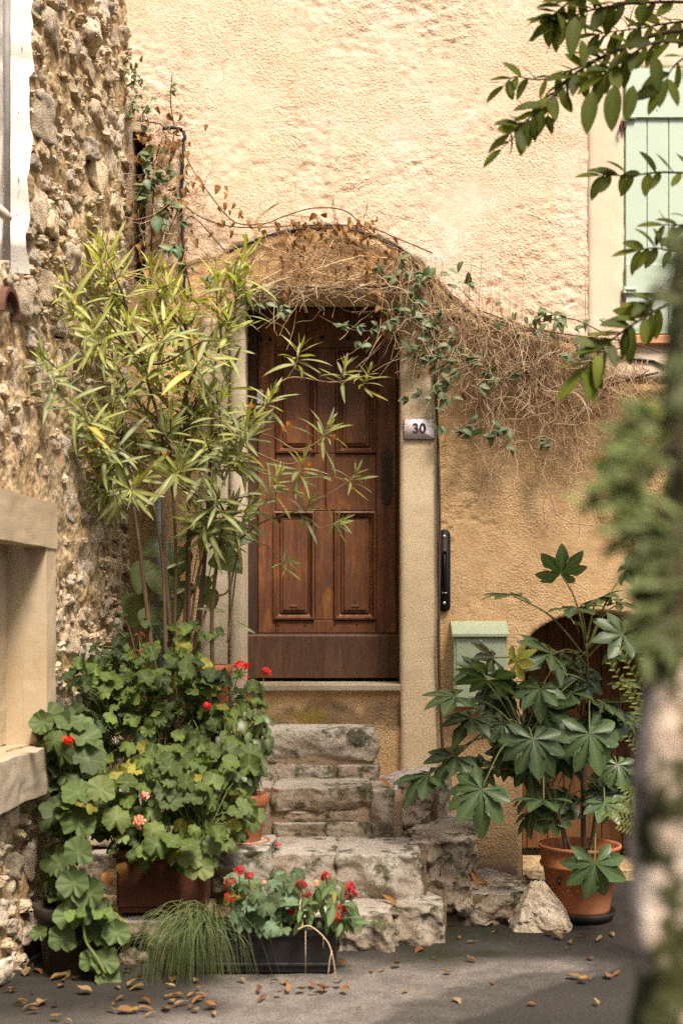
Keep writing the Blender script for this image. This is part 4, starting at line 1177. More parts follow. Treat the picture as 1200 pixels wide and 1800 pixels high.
twig([A, P(470, 765, -.66), P(520, 790, -.68), P(560, 775, -.66), P(578, 748, -.66)]); twig([A, P(440, 790, -.7), P(500, 815, -.72), P(535, 808, -.7)]); twig([A, P(440, 820, -.75), P(490, 840, -.75)])
twig([j0, P(450, 925, -.57), P(475, 912, -.58), P(545, 888, -.6), P(628, 835, -.5)]); twig([P(475, 912, -.58), P(540, 912, -.57), P(560, 928, -.56), P(600, 918, -.55)], .003); twig([j0, P(470, 960, -.58), P(495, 985, -.6), P(512, 988, -.6)], .003)
twig([base, P(360, 1080, -.5), P(400, 1040, -.5), P(412, 1000, -.5), j0], .007, .004); twig([base, P(350, 1000, -.5), j0], .008, .005)
twig([P(400, 1130, -.45), P(410, 1050, -.45), P(418, 980, -.45), P(424, 940, -.45)], .005, .003)
bk.build('twig', M['twig'], ole, True)
for px, py, Y, yg, sz in door_tips:
    p = P(px, py, Y); d = Vector((rr.uniform(.1, .6), -.35, .75)); 
    if py > 880: d = Vector((.5, -.5, .15))
    whorl(p, d, rr.randint(17, 22), sz * 1.3, yg, 1.05, .6)
for px, py in ((375, 1010), (395, 1075), (340, 1030), (300, 1040), (410, 1092), (330, 985)):
    ols.add(OL[2], P(px, py, -.5), (rr.uniform(-1, 1), -.3, rr.uniform(-.6, .3)), (0, -1, .4), rr.uniform(.12, .17), shade(OLD, 1.1))
ols.done()
# withered orange blossoms on the oleander
wm = leaf_mesh('petal', M['leaf_dry'], W=.55, droop=.35, fold=.8, n=4, shape='ovate', seed=3)
for px, py, Y in ((497, 748, -.85), (588, 762, -.68), (545, 812, -.72), (170, 775, -1.0), (196, 778, -1.0), (182, 765, -1.0), (292, 792, -.95), (70, 655, -.52), (75, 662, -.52), (505, 740, -.85), (440, 708, -.85)):
    o = link('withered_blossom', wm, ole); o.matrix_local = Matrix.Translation(P(px, py, Y) - ole.location) @ frame(Vector((rr.uniform(-.3, .3), -.2, -1)), Vector((0, -1, 0)) + rv(rr, .4)) @ Matrix.Diagonal((.038, .038, .038, 1)); o.color = (.55, .20, .02, 1)
# broad leaves of another plant at the oleander's foot
b_l = thing('broadleaf_plant', 'plant with broad heart shaped leaves at the foot of the oleander', 'plant', (P(300, 0, -.5).x, -.42, .78))
bl = Leaves(b_l, M['leafs_fatsia']); BL = [leaf_mesh('leaf', M['leaf_fatsia'], W=.8, droop=.25, fold=.12, n=8, shape='ovate', seed=k + 5, wave=.02) for k in range(3)]
bs = MB()
for px, py, L_, ax in ((262, 985, .19, (-.3, -.4, -1)), (315, 960, .16, (.1, -.4, -1)), (272, 1000, .15, (.3, -.4, -.9)), (245, 1040, .2, (-.2, -.3, -1)), (300, 955, .17, (-.8, -.4, -.2)), (285, 1005, .16, (.5, -.5, -.6)), (358, 1010, .11, (.1, -.5, -1)), (365, 1035, .12, (.3, -.3, -1)), (382, 945, .2, (.95, -.3, .05)), (375, 975, .2, (.7, -.5, -.3)), (350, 955, .17, (.3, -.5, .3)), (330, 1020, .16, (-.4, -.3, -1)), (300, 1050, .17, (0, -.4, -1)), (260, 1065, .16, (.3, -.3, -1))):
    p = P(px, py, -.38 + rr.uniform(-.06, .06)); c = (.12, .155, .055) if px < 345 else (.22, .28, .12)
    bl.add(BL[rr.randrange(3)], p, ax, Vector((0, -1, .45)) + rv(rr, .15), L_, shade(c, rr.uniform(.8, 1.15)))
    bs.tube(catmull([b_l.location + rv(rr, .02), (b_l.location + p) / 2 + rv(rr, .02), p], 5), .003, 4)
bl.done(); bs.build('stalk', M['green_stem'], b_l, True)['kind'] = 'stuff'

# ------------------------------------------------------------------ geraniums
GL = [disc_leaf('leaf', M['leaf_geranium'], seed=k, lobes=(7, 6, 7, 5, 7)[k], depth=(.09, .10, .14, .07, .18)[k], cup=(.34, .12, -.22, .48, .2)[k]) for k in range(5)]
G1, G2, G3 = (.078, .115, .030), (.125, .175, .036), (.042, .064, .022)
def foliage(lv, stems, rr, blobs, base_pts, cols, smin, smax, meshes, aim=Vector((0, -.60, .80)), gap=.74, lance=False):
    taken = []
    for (cx, cy, Y, rx, ry, n) in blobs:
        made = 0; tries = 0
        while made < n and tries < n * 30:
            tries += 1
            u, v = rr.uniform(-1, 1), rr.uniform(-1, 1)
            if u * u + v * v > 1: continue
            dpt = math.sqrt(max(0, 1 - u * u - v * v))
            p = P(cx + u * rx, cy + v * ry, lane_y(cx + u * rx, Y - dpt * .13 + rr.uniform(-.06, .20)))
            s = rr.uniform(smin, smax) * (1.15 - .3 * abs(v))
            if any((p - q).length < gap * (s + s2) * .5 for q, s2 in taken): continue
            taken.append((p, s)); made += 1
            nm = aim + Vector((u * .55, -.2 * dpt, -v * .45)) + rv(rr, .34)
            ax = Vector((u * .4, -.6, -.7)) + rv(rr, .3)
            c = mixc(cols[0], cols[1], rr.random()) if rr.random() < .7 else cols[2]
            if rr.random() < .05: c = (.30, .27, .05)
            c = shade(c, rr.uniform(.6, 1.35))
            lv.add(meshes[rr.randrange(len(meshes))], p, ax, nm, s, c, rr.uniform(.9, 1.05))
            bp = min(base_pts, key=lambda q: (q - p).length) + rv(rr, .03)
            if stems is not None: stems.tube(catmull([bp, bp.lerp(p, .55) + Vector((0, -.01, .05)), p + Vector((0, .012, -.012))], 4), .0022, 4, False)
rr = random.Random(33)
g = thing('geranium', 'upper geranium with red flowers spilling round the oleander foot', 'geranium', (P(270, 0, -.6).x, -.62, .65))
lv = Leaves(g, M['leafs_geranium']); st = MB()
bps = [P(200, 1290, -.7), P(280, 1290, -.7), P(350, 1280, -.7), P(330, 1200, -.5), P(240, 1210, -.55)]
foliage(lv, st, rr, [(270, 1205, -.78, 130, 75, 105), (190, 1185, -.72, 80, 55, 30), (390, 1225, -.80, 70, 50, 34), (330, 1135, -.62, 70, 42, 20), (165, 1245, -.80, 60, 60, 26), (300, 1285, -.85, 150, 60, 85), (240, 1115, -.5, 60, 40, 9), (440, 1245, -.85, 28, 22, 8)], bps, (G1, G2, G3), .026, .047, GL)
lv.done(); st.build('stalk', M['green_stem'], g, True)['kind'] = 'stuff'
# florets
def floret_mesh(mat, seed=0, petals=5):
    r2 = random.Random(seed); v = [(0, 0, 0)]; f = []
    for k in range(petals):
        a0 = 2 * math.pi * k / petals + r2.uniform(-.2, .2)
        o = []
        for (da, r_, z) in ((-.42, .55, .12), (-.38, .95, .10 + r2.uniform(-.1, .1)), (0, 1.08, r2.uniform(-.1, .15)), (.38, .95, .10 + r2.uniform(-.1, .1)), (.42, .55, .12)):
            o.append((r_ * math.cos(a0 + da), r_ * math.sin(a0 + da), z))
        b_ = len(v); v += o
        f += [(0, b_, b_ + 1), (0, b_ + 1, b_ + 2), (0, b_ + 2, b_ + 3), (0, b_ + 3, b_ + 4)]
    return v, f
FV = [floret_mesh(None, k) for k in range(4)]
def flower_head(root, px, py, Y, r, n, col, rr, stem_from=None, fs=.014):
    c = P(px, py, Y); b = MB()
    for k in range(n):
        d = Vector((rr.uniform(-1, 1), rr.uniform(-1.1, .3), rr.uniform(-.5, 1))).normalized()
        m = Matrix.Translation(c + d * r * rr.uniform(.6, 1)) @ frame(d.orthogonal() + rv(rr, .4), d + rv(rr, .25)) @ Matrix.Scale(fs * rr.uniform(.8, 1.2), 4)
        v, f = FV[k % 4]; b.add([m @ Vector(q) for q in v], f)
    o = b.build('flower_head', M['leaf_petal'], root, False); o.color = (col[0], col[1], col[2], 1)
    me = o.data; at = me.attributes.new('vein', 'FLOAT', 'POINT')
    if stem_from is not None:
        b = MB(); p0 = Vector(stem_from)
        b.tube(catmull([p0, p0.lerp(c, .5) + Vector((.005, -.02, .02)), c], 6), .0025, 5)
        for k in range(5): b.tube([c - Vector((0, 0, .015)), c + rv(rr, r * .5)], .0012, 3)
        b.build('flower_stalk', M['green_stem'], root, True)
RED, DRED = (.72, .022, .008), (.40, .010, .018)
flower_head(g, 425, 1172, -.92, .034, 20, RED, rr, P(400, 1250, -.85)); flower_head(g, 466, 1180, -.92, .022, 10, RED, rr, P(452, 1250, -.88)); flower_head(g, 364, 1242, -1.0, .018, 8, RED, rr, P(350, 1275, -.85)); flower_head(g, 432, 1192, -.94, .010, 4, RED, rr)
flower_head(g, 244, 1118, -.70, .030, 12, (.24, .05, .02), rr, P(250, 1190, -.7), .008); flower_head(g, 246, 1152, -.74, .028, 12, (.20, .045, .02), rr, P(250, 1190, -.7), .008)

g = thing('geranium', 'geranium spilling over the reddish brown raised trough', 'geranium', (P(285, 0, -1.5).x, -1.52, .44))
lv = Leaves(g, M['leafs_geranium']); st = MB()
bps = [P(220, 1500, -1.5), P(270, 1500, -1.5), P(320, 1500, -1.5), P(350, 1490, -1.5)]
foliage(lv, st, rr, [(290, 1400, -1.55, 120, 70, 100), (370, 1340, -1.35, 75, 50, 30), (390, 1420, -1.40, 60, 65, 30), (205, 1420, -1.55, 65, 70, 24), (345, 1490, -1.66, 60, 50, 24), (260, 1345, -1.35, 90, 30, 22), (265, 1485, -1.68, 70, 40, 26), (430, 1440, -1.3, 28, 30, 7)], bps, (shade(G1, .9), shade(G2, .9), (.13, .17, .06)), .027, .052, GL)
for px, py, s in ((178, 1388, .062), (205, 1438, .060), (350, 1525, .064), (335, 1508, .055), (270, 1460, .048)):
    lv.add(GL[rr.randrange(3)], P(px, py, -1.78), (0, -.4, -.8), Vector((rr.uniform(-.2, .2), -1, .35)), s, shade((.17, .215, .065), rr.uniform(.8, 1.1)))
lv.done(); st.build('stalk', M['green_stem'], g, True)['kind'] = 'stuff'
flower_head(g, 413, 1392, -1.42, .022, 8, (.72, .30, .20), rr, P(400, 1440, -1.4), .018); flower_head(g, 246, 1445, -1.80, .018, 6, (.74, .32, .20), rr, None, .020); flower_head(g, 254, 1398, -1.74, .012, 4, (.74, .32, .24), rr, None, .014)
dl = leaf_mesh('withered_leaf', M['leaf_dry'], W=.75, droop=.5, fold=.5, n=6, shape='ovate', seed=9, wave=.06)
for px, py, s in ((222, 1515, .085), (190, 1530, .07), (180, 1570, .07), (195, 1600, .06), (165, 1585, .06)):
    o = link('withered_leaf', dl, g); o.matrix_local = Matrix.Translation(P(px, py, -1.72) - g.location) @ frame((rr.uniform(-.3, .3), -.2, -1), Vector((0, -1, .2)) + rv(rr, .3)) @ Matrix.Scale(s, 4); o.color = (.36, .17, .05, 1)

g = thing('geranium', 'trailing geranium hanging down beside the rubble wall with large round leaves', 'geranium', (P(128, 0, -1.7).x, -1.70, .24))
lv = Leaves(g, M['leafs_geranium']); st = MB()
bps = [P(120, 1640, -1.7), P(140, 1560, -1.7), P(130, 1460, -1.66), P(125, 1380, -1.6)]
foliage(lv, st, rr, [(118, 1330, -1.55, 48, 66, 26), (130, 1420, -1.62, 50, 50, 20), (110, 1275, -1.5, 40, 26, 8), (150, 1610, -1.75, 62, 60, 20), (110, 1520, -1.62, 40, 60, 10)], bps, (G3, (.12, .165, .06), G1), .050, .074, GL[:3])
for px, py, s, nx in ((138, 1498, .064, -.1), (130, 1553, .064, .0), (122, 1610, .06, -.2), (160, 1690, .05, .2), (185, 1690, .055, .3), (190, 1720, .05, .2), (205, 1640, .055, .2), (110, 1650, .06, -.1), (70, 1640, .035, -.3), (75, 1270, .05, -.2)):
    lv.add(GL[rr.randrange(2)], P(px, py, -1.90), (0, -.3, -1), Vector((nx, -1, .3)) + rv(rr, .1), s, shade((.10, .145, .05), rr.uniform(.9, 1.2)))
for px, py, s in ((135, 1612, .045), (180, 1612, .045)):
    lv.add(GL[3], P(px, py, -1.95), (.3, -.8, -.3), Vector((rr.uniform(-.4, .4), -.8, .8)), s, (.15, .21, .06))
st.tube(catmull([P(145, 1560, -1.86), P(148, 1600, -1.92), P(150, 1650, -1.92), P(168, 1680, -1.93), P(186, 1712, -1.92)], 6), .0055, 6)
lv.done(); st.build('stalk', M['green_stem'], g, True)['kind'] = 'stuff'
flower_head(g, 121, 1301, -1.72, .022, 10, RED, rr, P(118, 1350, -1.6)); flower_head(g, 126, 1322, -1.70, .008, 3, (.5, .03, .01), rr, None, .008)

# leafy plant in the small pot
g = thing('basil_plant', 'dense dark green leafy plant in the small terracotta pot', 'plant', (pS.x, -1.0, .58))
lv = Leaves(g, M['leafs_fatsia']); st = MB()
BM = [leaf_mesh('leaf', M['leaf_fatsia'], W=.62, droop=d_, fold=.25, n=5, shape='ovate', seed=k + 31) for k, d_ in enumerate((.1, .3, .45))]
foliage(lv, st, rr, [(434, 1300, -1.02, 40, 62, 110), (418, 1350, -1.04, 32, 44, 50), (448, 1262, -1.0, 22, 24, 20)], [P(430, 1395, -1.0)], ((.055, .085, .022), (.09, .135, .035), (.05, .07, .02)), .055, .085, BM, Vector((0, -.9, .5)), .28)
lv.done(); st.build('stalk', M['green_stem'], g, True)['kind'] = 'stuff'

# planting of the black trough
g = thing('verbena', 'red flowering plants with blue green leaves in the black trough', 'flowers', (P(500, 0, -1.7).x, -1.70, .14))
lv = Leaves(g, M['leafs_geranium']); st = MB()
bps = [P(440, 1645, -1.7), P(500, 1645, -1.7), P(560, 1645, -1.7), P(590, 1645, -1.7)]
TE = ((.13, .20, .12), (.17, .25, .14), (.09, .13, .06))
foliage(lv, st, rr, [(470, 1590, -1.72, 55, 40, 34), (500, 1555, -1.66, 40, 25, 14), (425, 1570, -1.66, 30, 40, 12), (490, 1625, -1.80, 40, 20, 8), (430, 1625, -1.74, 30, 24, 10)], bps, TE, .026, .042, [GL[2], GL[4]])
VL = [leaf_mesh('leaf', M['leaf_geranium'], W=.34, droop=d_, fold=.2, n=5, seed=k + 50) for k, d_ in enumerate((.1, .3))]
foliage(lv, None, rr, [(560, 1590, -1.74, 38, 34, 42), (600, 1600, -1.70, 24, 28, 18), (575, 1560, -1.68, 30, 24, 14)], bps, ((.09, .14, .045), (.12, .19, .07), (.06, .09, .03)), .06, .095, VL, gap=.25)
for px, py, a_ in ((620, 1612, .5), (632, 1622, 1.0), (540, 1590, -.6), (552, 1588, .3), (560, 1600, -.2), (612, 1590, .6)):
    lv.add(VL[0], P(px - 12, py, -1.85), (a_, -.5, .15), (0, -.5, 1), .085, (.12, .20, .085))
lv.done(); st.build('stalk', M['green_stem'], g, True)['kind'] = 'stuff'
for px, py, r_ in ((420, 1531, .022), (437, 1540, .018), (404, 1553, .022), (404, 1576, .020), (446, 1571, .018), (458, 1571, .012), (529, 1556, .026), (541, 1574, .014), (573, 1540, .022), (612, 1560, .026), (616, 1572, .024), (600, 1598, .026), (592, 1612, .024), (513, 1603, .010)):
    flower_head(g, px, py, -1.84, r_, int(6 + r_ * 420), mixc(DRED, (.62, .02, .02), rr.random()), rr, P(px + 4, 1640, -1.72), .009)
for px, py in ((462, 1552), (556, 1553), (522, 1568)): flower_head(g, px, py, -1.82, .016, 7, (.70, .42, .26), rr, None, .009)
b = MB(); b.tube(catmull([P(530, 1560, -1.78), P(527, 1600, -1.86), P(532, 1626, -1.88), P(524, 1634, -1.9), P(545, 1628, -1.92), P(575, 1655, -1.93), P(586, 1690, -1.92), P(589, 1722, -1.90)], 8), .0028, 5)
b.tube(catmull([P(583, 1672, -1.93), P(579, 1690, -1.93), P(577, 1712, -1.92)], 4), .003, 4); b.tube([P(568, 1645, -1.92), P(568, 1668, -1.92)], .0015, 4); b.tube([P(537, 1636, -1.91), P(537, 1715, -1.90)], .0016, 4)
b.build('dry_stalk', M['dry_pale'], g, True)
# grass
g = thing('sedge_grass', 'clump of long drooping grass hanging over the black trough end', 'grass', (P(372, 0, -1.72).x, -1.72, .15))
GB = MB(); GB2 = MB()
for k in range(420):
    p0 = P(rr.gauss(352, 22), 1640, -1.72 + rr.uniform(-.07, .06))
    out = Vector((rr.gauss(-.02, .10), -rr.uniform(.05, .24), 0)); up = rr.uniform(.01, .13) * rr.uniform(.6, 1.2); fall = rr.uniform(.06, .34)
    p1 = p0 + Vector((out.x * .4, out.y * .45, up)); p2 = p0 + Vector((out.x * .85, out.y * .95, up * .5)); p3 = p0 + Vector((out.x * 1.1, out.y * 1.05, max(-p0.z + .012, up * .4 - fall)))
    tgt = GB if rr.random() < .75 else GB2
    q = catmull([p0, p1, p2, p3], 4); m = len(q) - 1
    tgt.tube(q, [.0016 * (1 - .7 * i / m) for i in range(m + 1)], 3, False)
o = GB.build('blades', M['grass'], g, True); o['kind'] = 'stuff'
o = GB2.build('pale_blades', m_plain('pale_grass', rgb(.17, .20, .065), .6), g, True); o['kind'] = 'stuff'

# ------------------------------------------------------------------ fatsia
rr = random.Random(52)
fat = thing('fatsia', 'fatsia with large hand shaped glossy leaves in the big terracotta pot', 'shrub', (pF.x, -.80, .29))
PL = [palm_leaf('leaf', M['leaf_fatsia'], seed=k, lobes=(8, 7, 9)[k], droop=(.30, .18, .45)[k]) for k in range(3)]
lv = Leaves(fat, M['leafs_fatsia']); st = MB(); pt = MB()
b0 = Vector((pF.x, -.80, .29))
T1 = catmull([b0 + Vector((.02, 0, 0)), P(1025, 1350, -.75), P(1032, 1240, -.72), P(1030, 1130, -.70)], 8)
T2 = catmull([b0 + Vector((-.03, 0, 0)), P(965, 1400, -.85), P(925, 1320, -.9), P(918, 1290, -.92)], 8)
T3 = catmull([b0 + Vector((.05, .02, 0)), P(1052, 1400, -.7), P(1085, 1300, -.65)], 8)
T4 = catmull([b0 + Vector((-.06, 0, 0)), P(980, 1430, -.85), P(950, 1370, -.8)], 8)
for T, r_ in ((T1, .012), (T2, .011), (T3, .009), (T4, .010)):
    m = len(T) - 1; st.tube(T, [r_ * (1 - .45 * i / m) for i in range(m + 1)], 7)
FA, FB, FC = (.052, .090, .040), (.085, .140, .055), (.035, .062, .035)
# column, row, distance, radius in metres, facing, in-plane direction of the middle lobe, mesh, tone, stem
fl_ = [(985, 1008, -.72, .20, (.0, -.75, .75), (-.1, -.6, .9), 1, 1.25, T1, 1.0), (900, 1045, -.85, .21, (-.1, -.12, 1), (-1, -.2, .12), 1, 1.1, T1, .95), (1050, 1052, -.66, .17, (.1, -.3, 1), (.6, -.6, .2), 0, 1.15, T1, 1.0), (1012, 1068, -.86, .20, (0, -.22, 1), (-.5, -1, 0), 1, 1.0, T1, 1.0), (1100, 1000, -.6, .16, (.2, -.5, .9), (.8, -.3, .5), 0, 1.0, T1, .98),
       (1085, 1060, -.55, .16, (.1, -.25, 1), (1, -.2, 0), 1, .9, T1, .98),
       (968, 1150, -.90, .215, (-.2, -.75, .8), (-.8, -.6, .3), 0, 1.2, T1, .9), (858, 1196, -1.05, .225, (-.1, -.75, .75), (-.3, -.6, .5), 0, 1.3, T2, 1.0), (800, 1224, -1.08, .19, (-.2, -.4, .9), (-1, -.3, -.2), 1, 1.2, T2, 1.0), (828, 1262, -1.0, .20, (-.1, -.5, .8), (-.9, -.3, -.3), 0, .75, T2, .95),
       (800, 1330, -.98, .19, (-.2, -.6, .8), (-1, -.3, -.3), 0, .8, T2, .85), (752, 1362, -1.0, .18, (-.2, -.35, 1), (-1, -.2, -.15), 2, .9, T2, .8), (845, 1388, -1.15, .215, (-.15, -1, .55), (-.7, -.4, -.8), 2, 1.55, T2, .8), (936, 1300, -1.05, .205, (0, -.95, .5), (.1, -.4, -1), 2, 1.1, T2, .95),
       (1035, 1290, -.98, .22, (.05, -.85, .6), (.2, -.4, -.9), 2, 1.6, T1, .7), (985, 1262, -.8, .17, (0, -.6, .8), (-.4, -.5, -.2), 0, .6, T1, .7), (1085, 1140, -.7, .17, (.2, -.6, .8), (.7, -.5, .2), 0, 1.15, T1, .92), (1090, 1200, -.8, .14, (.1, -.3, 1), (.8, -.5, 0), 1, 1.2, T3, 1.0), (948, 1210, -.98, .17, (-.1, -.7, .7), (-.4, -.5, -.6), 0, 1.3, T1, .8),
       (955, 1405, -1.1, .20, (0, -.25, 1), (-.4, -1, -.1), 1, 1.1, T4, 1.0), (1062, 1412, -1.0, .15, (.1, -.7, .8), (.3, -.7, -.4), 1, 1.3, T3, .6), (1045, 1518, -1.16, .20, (0, -1, .35), (0, -.2, -1), 0, 1.45, T3, .3), (1085, 1345, -.9, .13, (.1, -.8, .5), (.1, -.5, -.9), 2, 1.2, T3, .8),
       (1008, 1092, -.6, .10, (-.1, -.6, .8), (-.4, -.5, .3), 1, 1.1, T1, .97), (882, 1272, -.95, .13, (-.2, -.7, .6), (-.6, -.4, -.5), 2, .9, T2, .95), (1110, 1260, -.62, .15, (.2, -.5, .8), (1, -.3, 0), 0, 1.0, T3, .9), (1060, 1235, -.8, .13, (.1, -.5, .9), (.5, -.7, -.2), 0, .7, T1, .6), (930, 1345, -.8, .16, (-.1, -.6, .7), (-.3, -.6, -.6), 0, .55, T4, .9), (1000, 1330, -.7, .16, (0, -.6, .7), (.2, -.6, -.6), 0, .55, T1, .5), (1020, 1180, -.65, .15, (0, -.7, .7), (0, -.6, -.6), 0, .7, T1, .8), (895, 1320, -.75, .15, (-.1, -.8, .5), (-.5, -.5, -.6), 0, .6, T2, .9), (1110, 1400, -.7, .14, (.2, -.7, .6), (.7, -.5, -.4), 1, .8, T3, .7)]
for i, (px, py, Y, r_, nm, ax, mi, tn, T, u) in enumerate(fl_):
    p = P(px, py, Y)
    c = shade(mixc(FA, FB, min(1, max(0, tn - .5))), rr.uniform(.9, 1.1) * (.6 + .45 * tn))
    lv.add(PL[mi], p, Vector(ax) + rv(rr, .06), Vector(nm) + rv(rr, .06), r_ * rr.uniform(.74, .92), shade(c, .95))
    a_ = T[int(u * (len(T) - 1))]
    pt.tube(catmull([a_, a_.lerp(p, .5) + Vector((0, -.02, .05 if p.z > a_.z - .05 else .09)), p + Vector(nm).normalized() * -.004], 7), [.0055 - .0022 * k / 14 for k in range(15)], 5)
for k in range(44):
    T = (T1, T2, T3, T4)[rr.randrange(4)]; a_ = T[int(rr.uniform(.35, 1) * (len(T) - 1))]
    px = rr.uniform(800, 1115); py = rr.uniform(1110, 1440); p = P(px, py, -.62 - rr.uniform(0, .25))
    if (p - a_).length > .48: p = a_ + (p - a_) * .48 / (p - a_).length
    nm = Vector((rr.gauss(0, .25), -.7, .7)) + rv(rr, .2); ax = Vector((rr.gauss(0, .8), -.5, rr.uniform(-.9, .3)))
    lv.add(PL[rr.randrange(3)], p, ax, nm, rr.uniform(.10, .165), shade(mixc(FC, FB, rr.random()), rr.uniform(.6, 1.1)))
    pt.tube(catmull([a_, a_.lerp(p, .5) + Vector((0, 0, .04)), p], 5), .004, 4)
# one yellowing leaf
lv.add(PL[1], P(905, 1165, -1.0), (.6, -.5, .6), (.1, -.7, .7), .12, (.36, .34, .06)); 
lv.done(); st.build('stem', M['bark'], fat, True); pt.build('petiole', m_plain('petiole', rgb(.20, .22, .06), .5), fat, True)

# ------------------------------------------------------------------ climbing vine over the arch
rr = random.Random(64)
vine = thing('climbing_vine', 'half dead climbing vine with dry stems over the door arch', 'vine', (P(770, 0, 0).x, -.05, .6))
IV = [leaf_mesh('leaf', M['leaf_ivy'], W=w_, droop=d_, fold=.18, n=6, shape='ovate', seed=k + 70, wave=.02) for k, (w_, d_) in enumerate(((.50, .12), (.62, .25), (.45, .35)))]
DV = [leaf_mesh('dry_leaf', M['leaf_dry'], W=w_, droop=d_, fold=.75, n=5, shape='ovate', seed=k + 80, wave=.07) for k, (w_, d_) in enumerate(((.6, .5), (.45, .75), (.7, .35)))]
lv = Leaves(vine, M['leafs_ivy']); ld = Leaves(vine, M['leafs_dry'], 'dry_leaf')
da, db = MB(), MB()
cab = [Vector((x, y, 0)) for x, y in CABLE]
def cab_y(x): return float(np.interp(x, [c.x for c in cab], [c.y for c in cab]))
def strand(px, py, ang, length, curl=.25, sag=.15, Y=-.03, r_=.0018, tgt=None, n=11):
    pts_ = []; x, y = px, py; yy = Y
    for k in range(n):
        pts_.append(P(x, y, min(-.015, yy)))
        x += math.cos(ang) * length / n; y += math.sin(ang) * length / n
        
        if 690 < x < 1140 and y < cab_y(x) - 6: y = cab_y(x) - 6 + rr.uniform(0, 8); ang = abs(ang % (2 * math.pi)) if math.sin(ang) > 0 else -ang
        ang += rr.gauss(0, curl); ang += (math.pi / 2 - ang) * sag * rr.random() * .5 if math.cos(ang) > -.99 else 0
        yy += rr.gauss(0, .012)
    (tgt or (da if rr.random() < .5 else db)).tube(pts_, r_ * rr.uniform(.6, 1.2), 3, False)
for k in range(170):                                    # thatch over the lintel
    x = rr.uniform(405, 720); y0 = cab_y(x); y = y0 + (rr.random() ** .8) * (520 - y0)
    strand(x, y, rr.choice((0, math.pi)) + rr.gauss(0, .5), rr.uniform(40, 150), .3, .05, -.03 - rr.uniform(0, .06), .0024)
for k in range(90):                                    # fringe hanging before the door head
    x = rr.gauss(560, 85); strand(min(700, max(430, x)), rr.uniform(470, 512), rr.gauss(math.pi / 2, .9), rr.uniform(25, 75), .35, .2, -.05 - rr.uniform(0, .04), .0016)
for k in range(60):
    x = rr.uniform(440, 700); strand(x, rr.uniform(485, 512), rr.choice((.1, math.pi - .1)) + rr.gauss(0, .15), rr.uniform(80, 200), .12, .0, -.06 - rr.uniform(0, .04), .002)
for k in range(260):                                    # curtain falling right of the arch
    x = rr.uniform(690, 1130); y = cab_y(x) + rr.uniform(0, 30)
    strand(x, y, rr.gauss(math.pi / 2 + (.25 if x > 900 else -.1), .7), rr.uniform(60, 230), .3, .12, -.03 - rr.uniform(0, .08), .0018)
for k in range(320):                                    # the thick tangle
    t_ = rr.random(); x = 780 + t_ * 290 + rr.gauss(0, 40); y = 520 + t_ * 200 + rr.gauss(0, 52)
    strand(x, y, rr.uniform(0, 6.28), rr.uniform(50, 190), .4, .08, -.03 - rr.uniform(0, .12), .0019)
for k in range(170):
    strand(rr.gauss(1010, 65), rr.gauss(740, 62), rr.uniform(0, 6.28), rr.uniform(40, 160), .45, .06, -.03 - rr.uniform(0, .1), .0018)
for k in range(120):
    strand(rr.gauss(855, 28), rr.gauss(660, 55), rr.gauss(math.pi / 2, .5), rr.uniform(50, 160), .3, .15, -.03 - rr.uniform(0, .1), .0018)
for k in range(60):
    strand(rr.gauss(290, 30), rr.uniform(220, 470), rr.gauss(math.pi / 2, .6), rr.uniform(50, 160), .35, .1, -.04 - rr.uniform(0, .08), .0018)
for k in range(70):
    strand(rr.uniform(700, 780), rr.uniform(450, 560), rr.gauss(math.pi / 2, .4), rr.uniform(60, 190), .25, .12, -.06 - rr.uniform(0, .05), .0018)
for (x0, y0, x1, y1, x2, y2) in ((940, 820, 985, 910, 1110, 928), (930, 780, 960, 850, 975, 900), (1000, 690, 1015, 800, 1000, 870), (800, 500, 940, 620, 1120, 560), (860, 640, 980, 610, 1130, 560), (640, 690, 700, 640, 760, 600), (715, 470, 760, 560, 765, 640), (740, 480, 830, 580, 860, 700), (800, 530, 880, 640, 1000, 720), (780, 520, 810, 600, 900, 690)):
    if x0 > 700: db.tube(catmull([P(x0, y0, -.06), P(x1, y1, -.09), P(x2, y2, -.06)], 8), .0032, 5)
o = da.build('dry_stems', M['dry_stem'], vine, True); o['kind'] = 'stuff'
o = db.build('pale_dry_stems', M['dry_pale'], vine, True); o['kind'] = 'stuff'
vs_ = MB()
for pts_ in ([(322, 260), (340, 300), (375, 350), (405, 385), (430, 395), (470, 392), (500, 380), (550, 366), (605, 370), (640, 400), (690, 440), (770, 500), (830, 545)], [(322, 360), (350, 380), (390, 395), (440, 400), (540, 396), (640, 398), (700, 420), (760, 445)], [(240, 340), (262, 300), (292, 250), (285, 225)], [(240, 212), (280, 218), (300, 235)], [(303, 130), (300, 180), (306, 230), (296, 300)],
             [(770, 520), (770, 600), (768, 640), (768, 900), (769, 1060)], [(560, 555), (600, 575), (640, 582), (690, 578), (740, 560)], [(430, 545), (470, 540), (500, 510)], [(840, 545), (930, 575), (1010, 590), (1100, 600), (1160, 620)], [(930, 570), (1000, 560), (1060, 585)], [(960, 690), (1040, 640), (1090, 610), (1110, 590)], [(1000, 720), (1080, 690), (1140, 650)], [(245, 430), (250, 350), (262, 300)], [(258, 470), (300, 400), (330, 320)]):
    q = catmull([P(x, y, -.055) for x, y in pts_], 6); vs_.tube(q, .0033, 5)
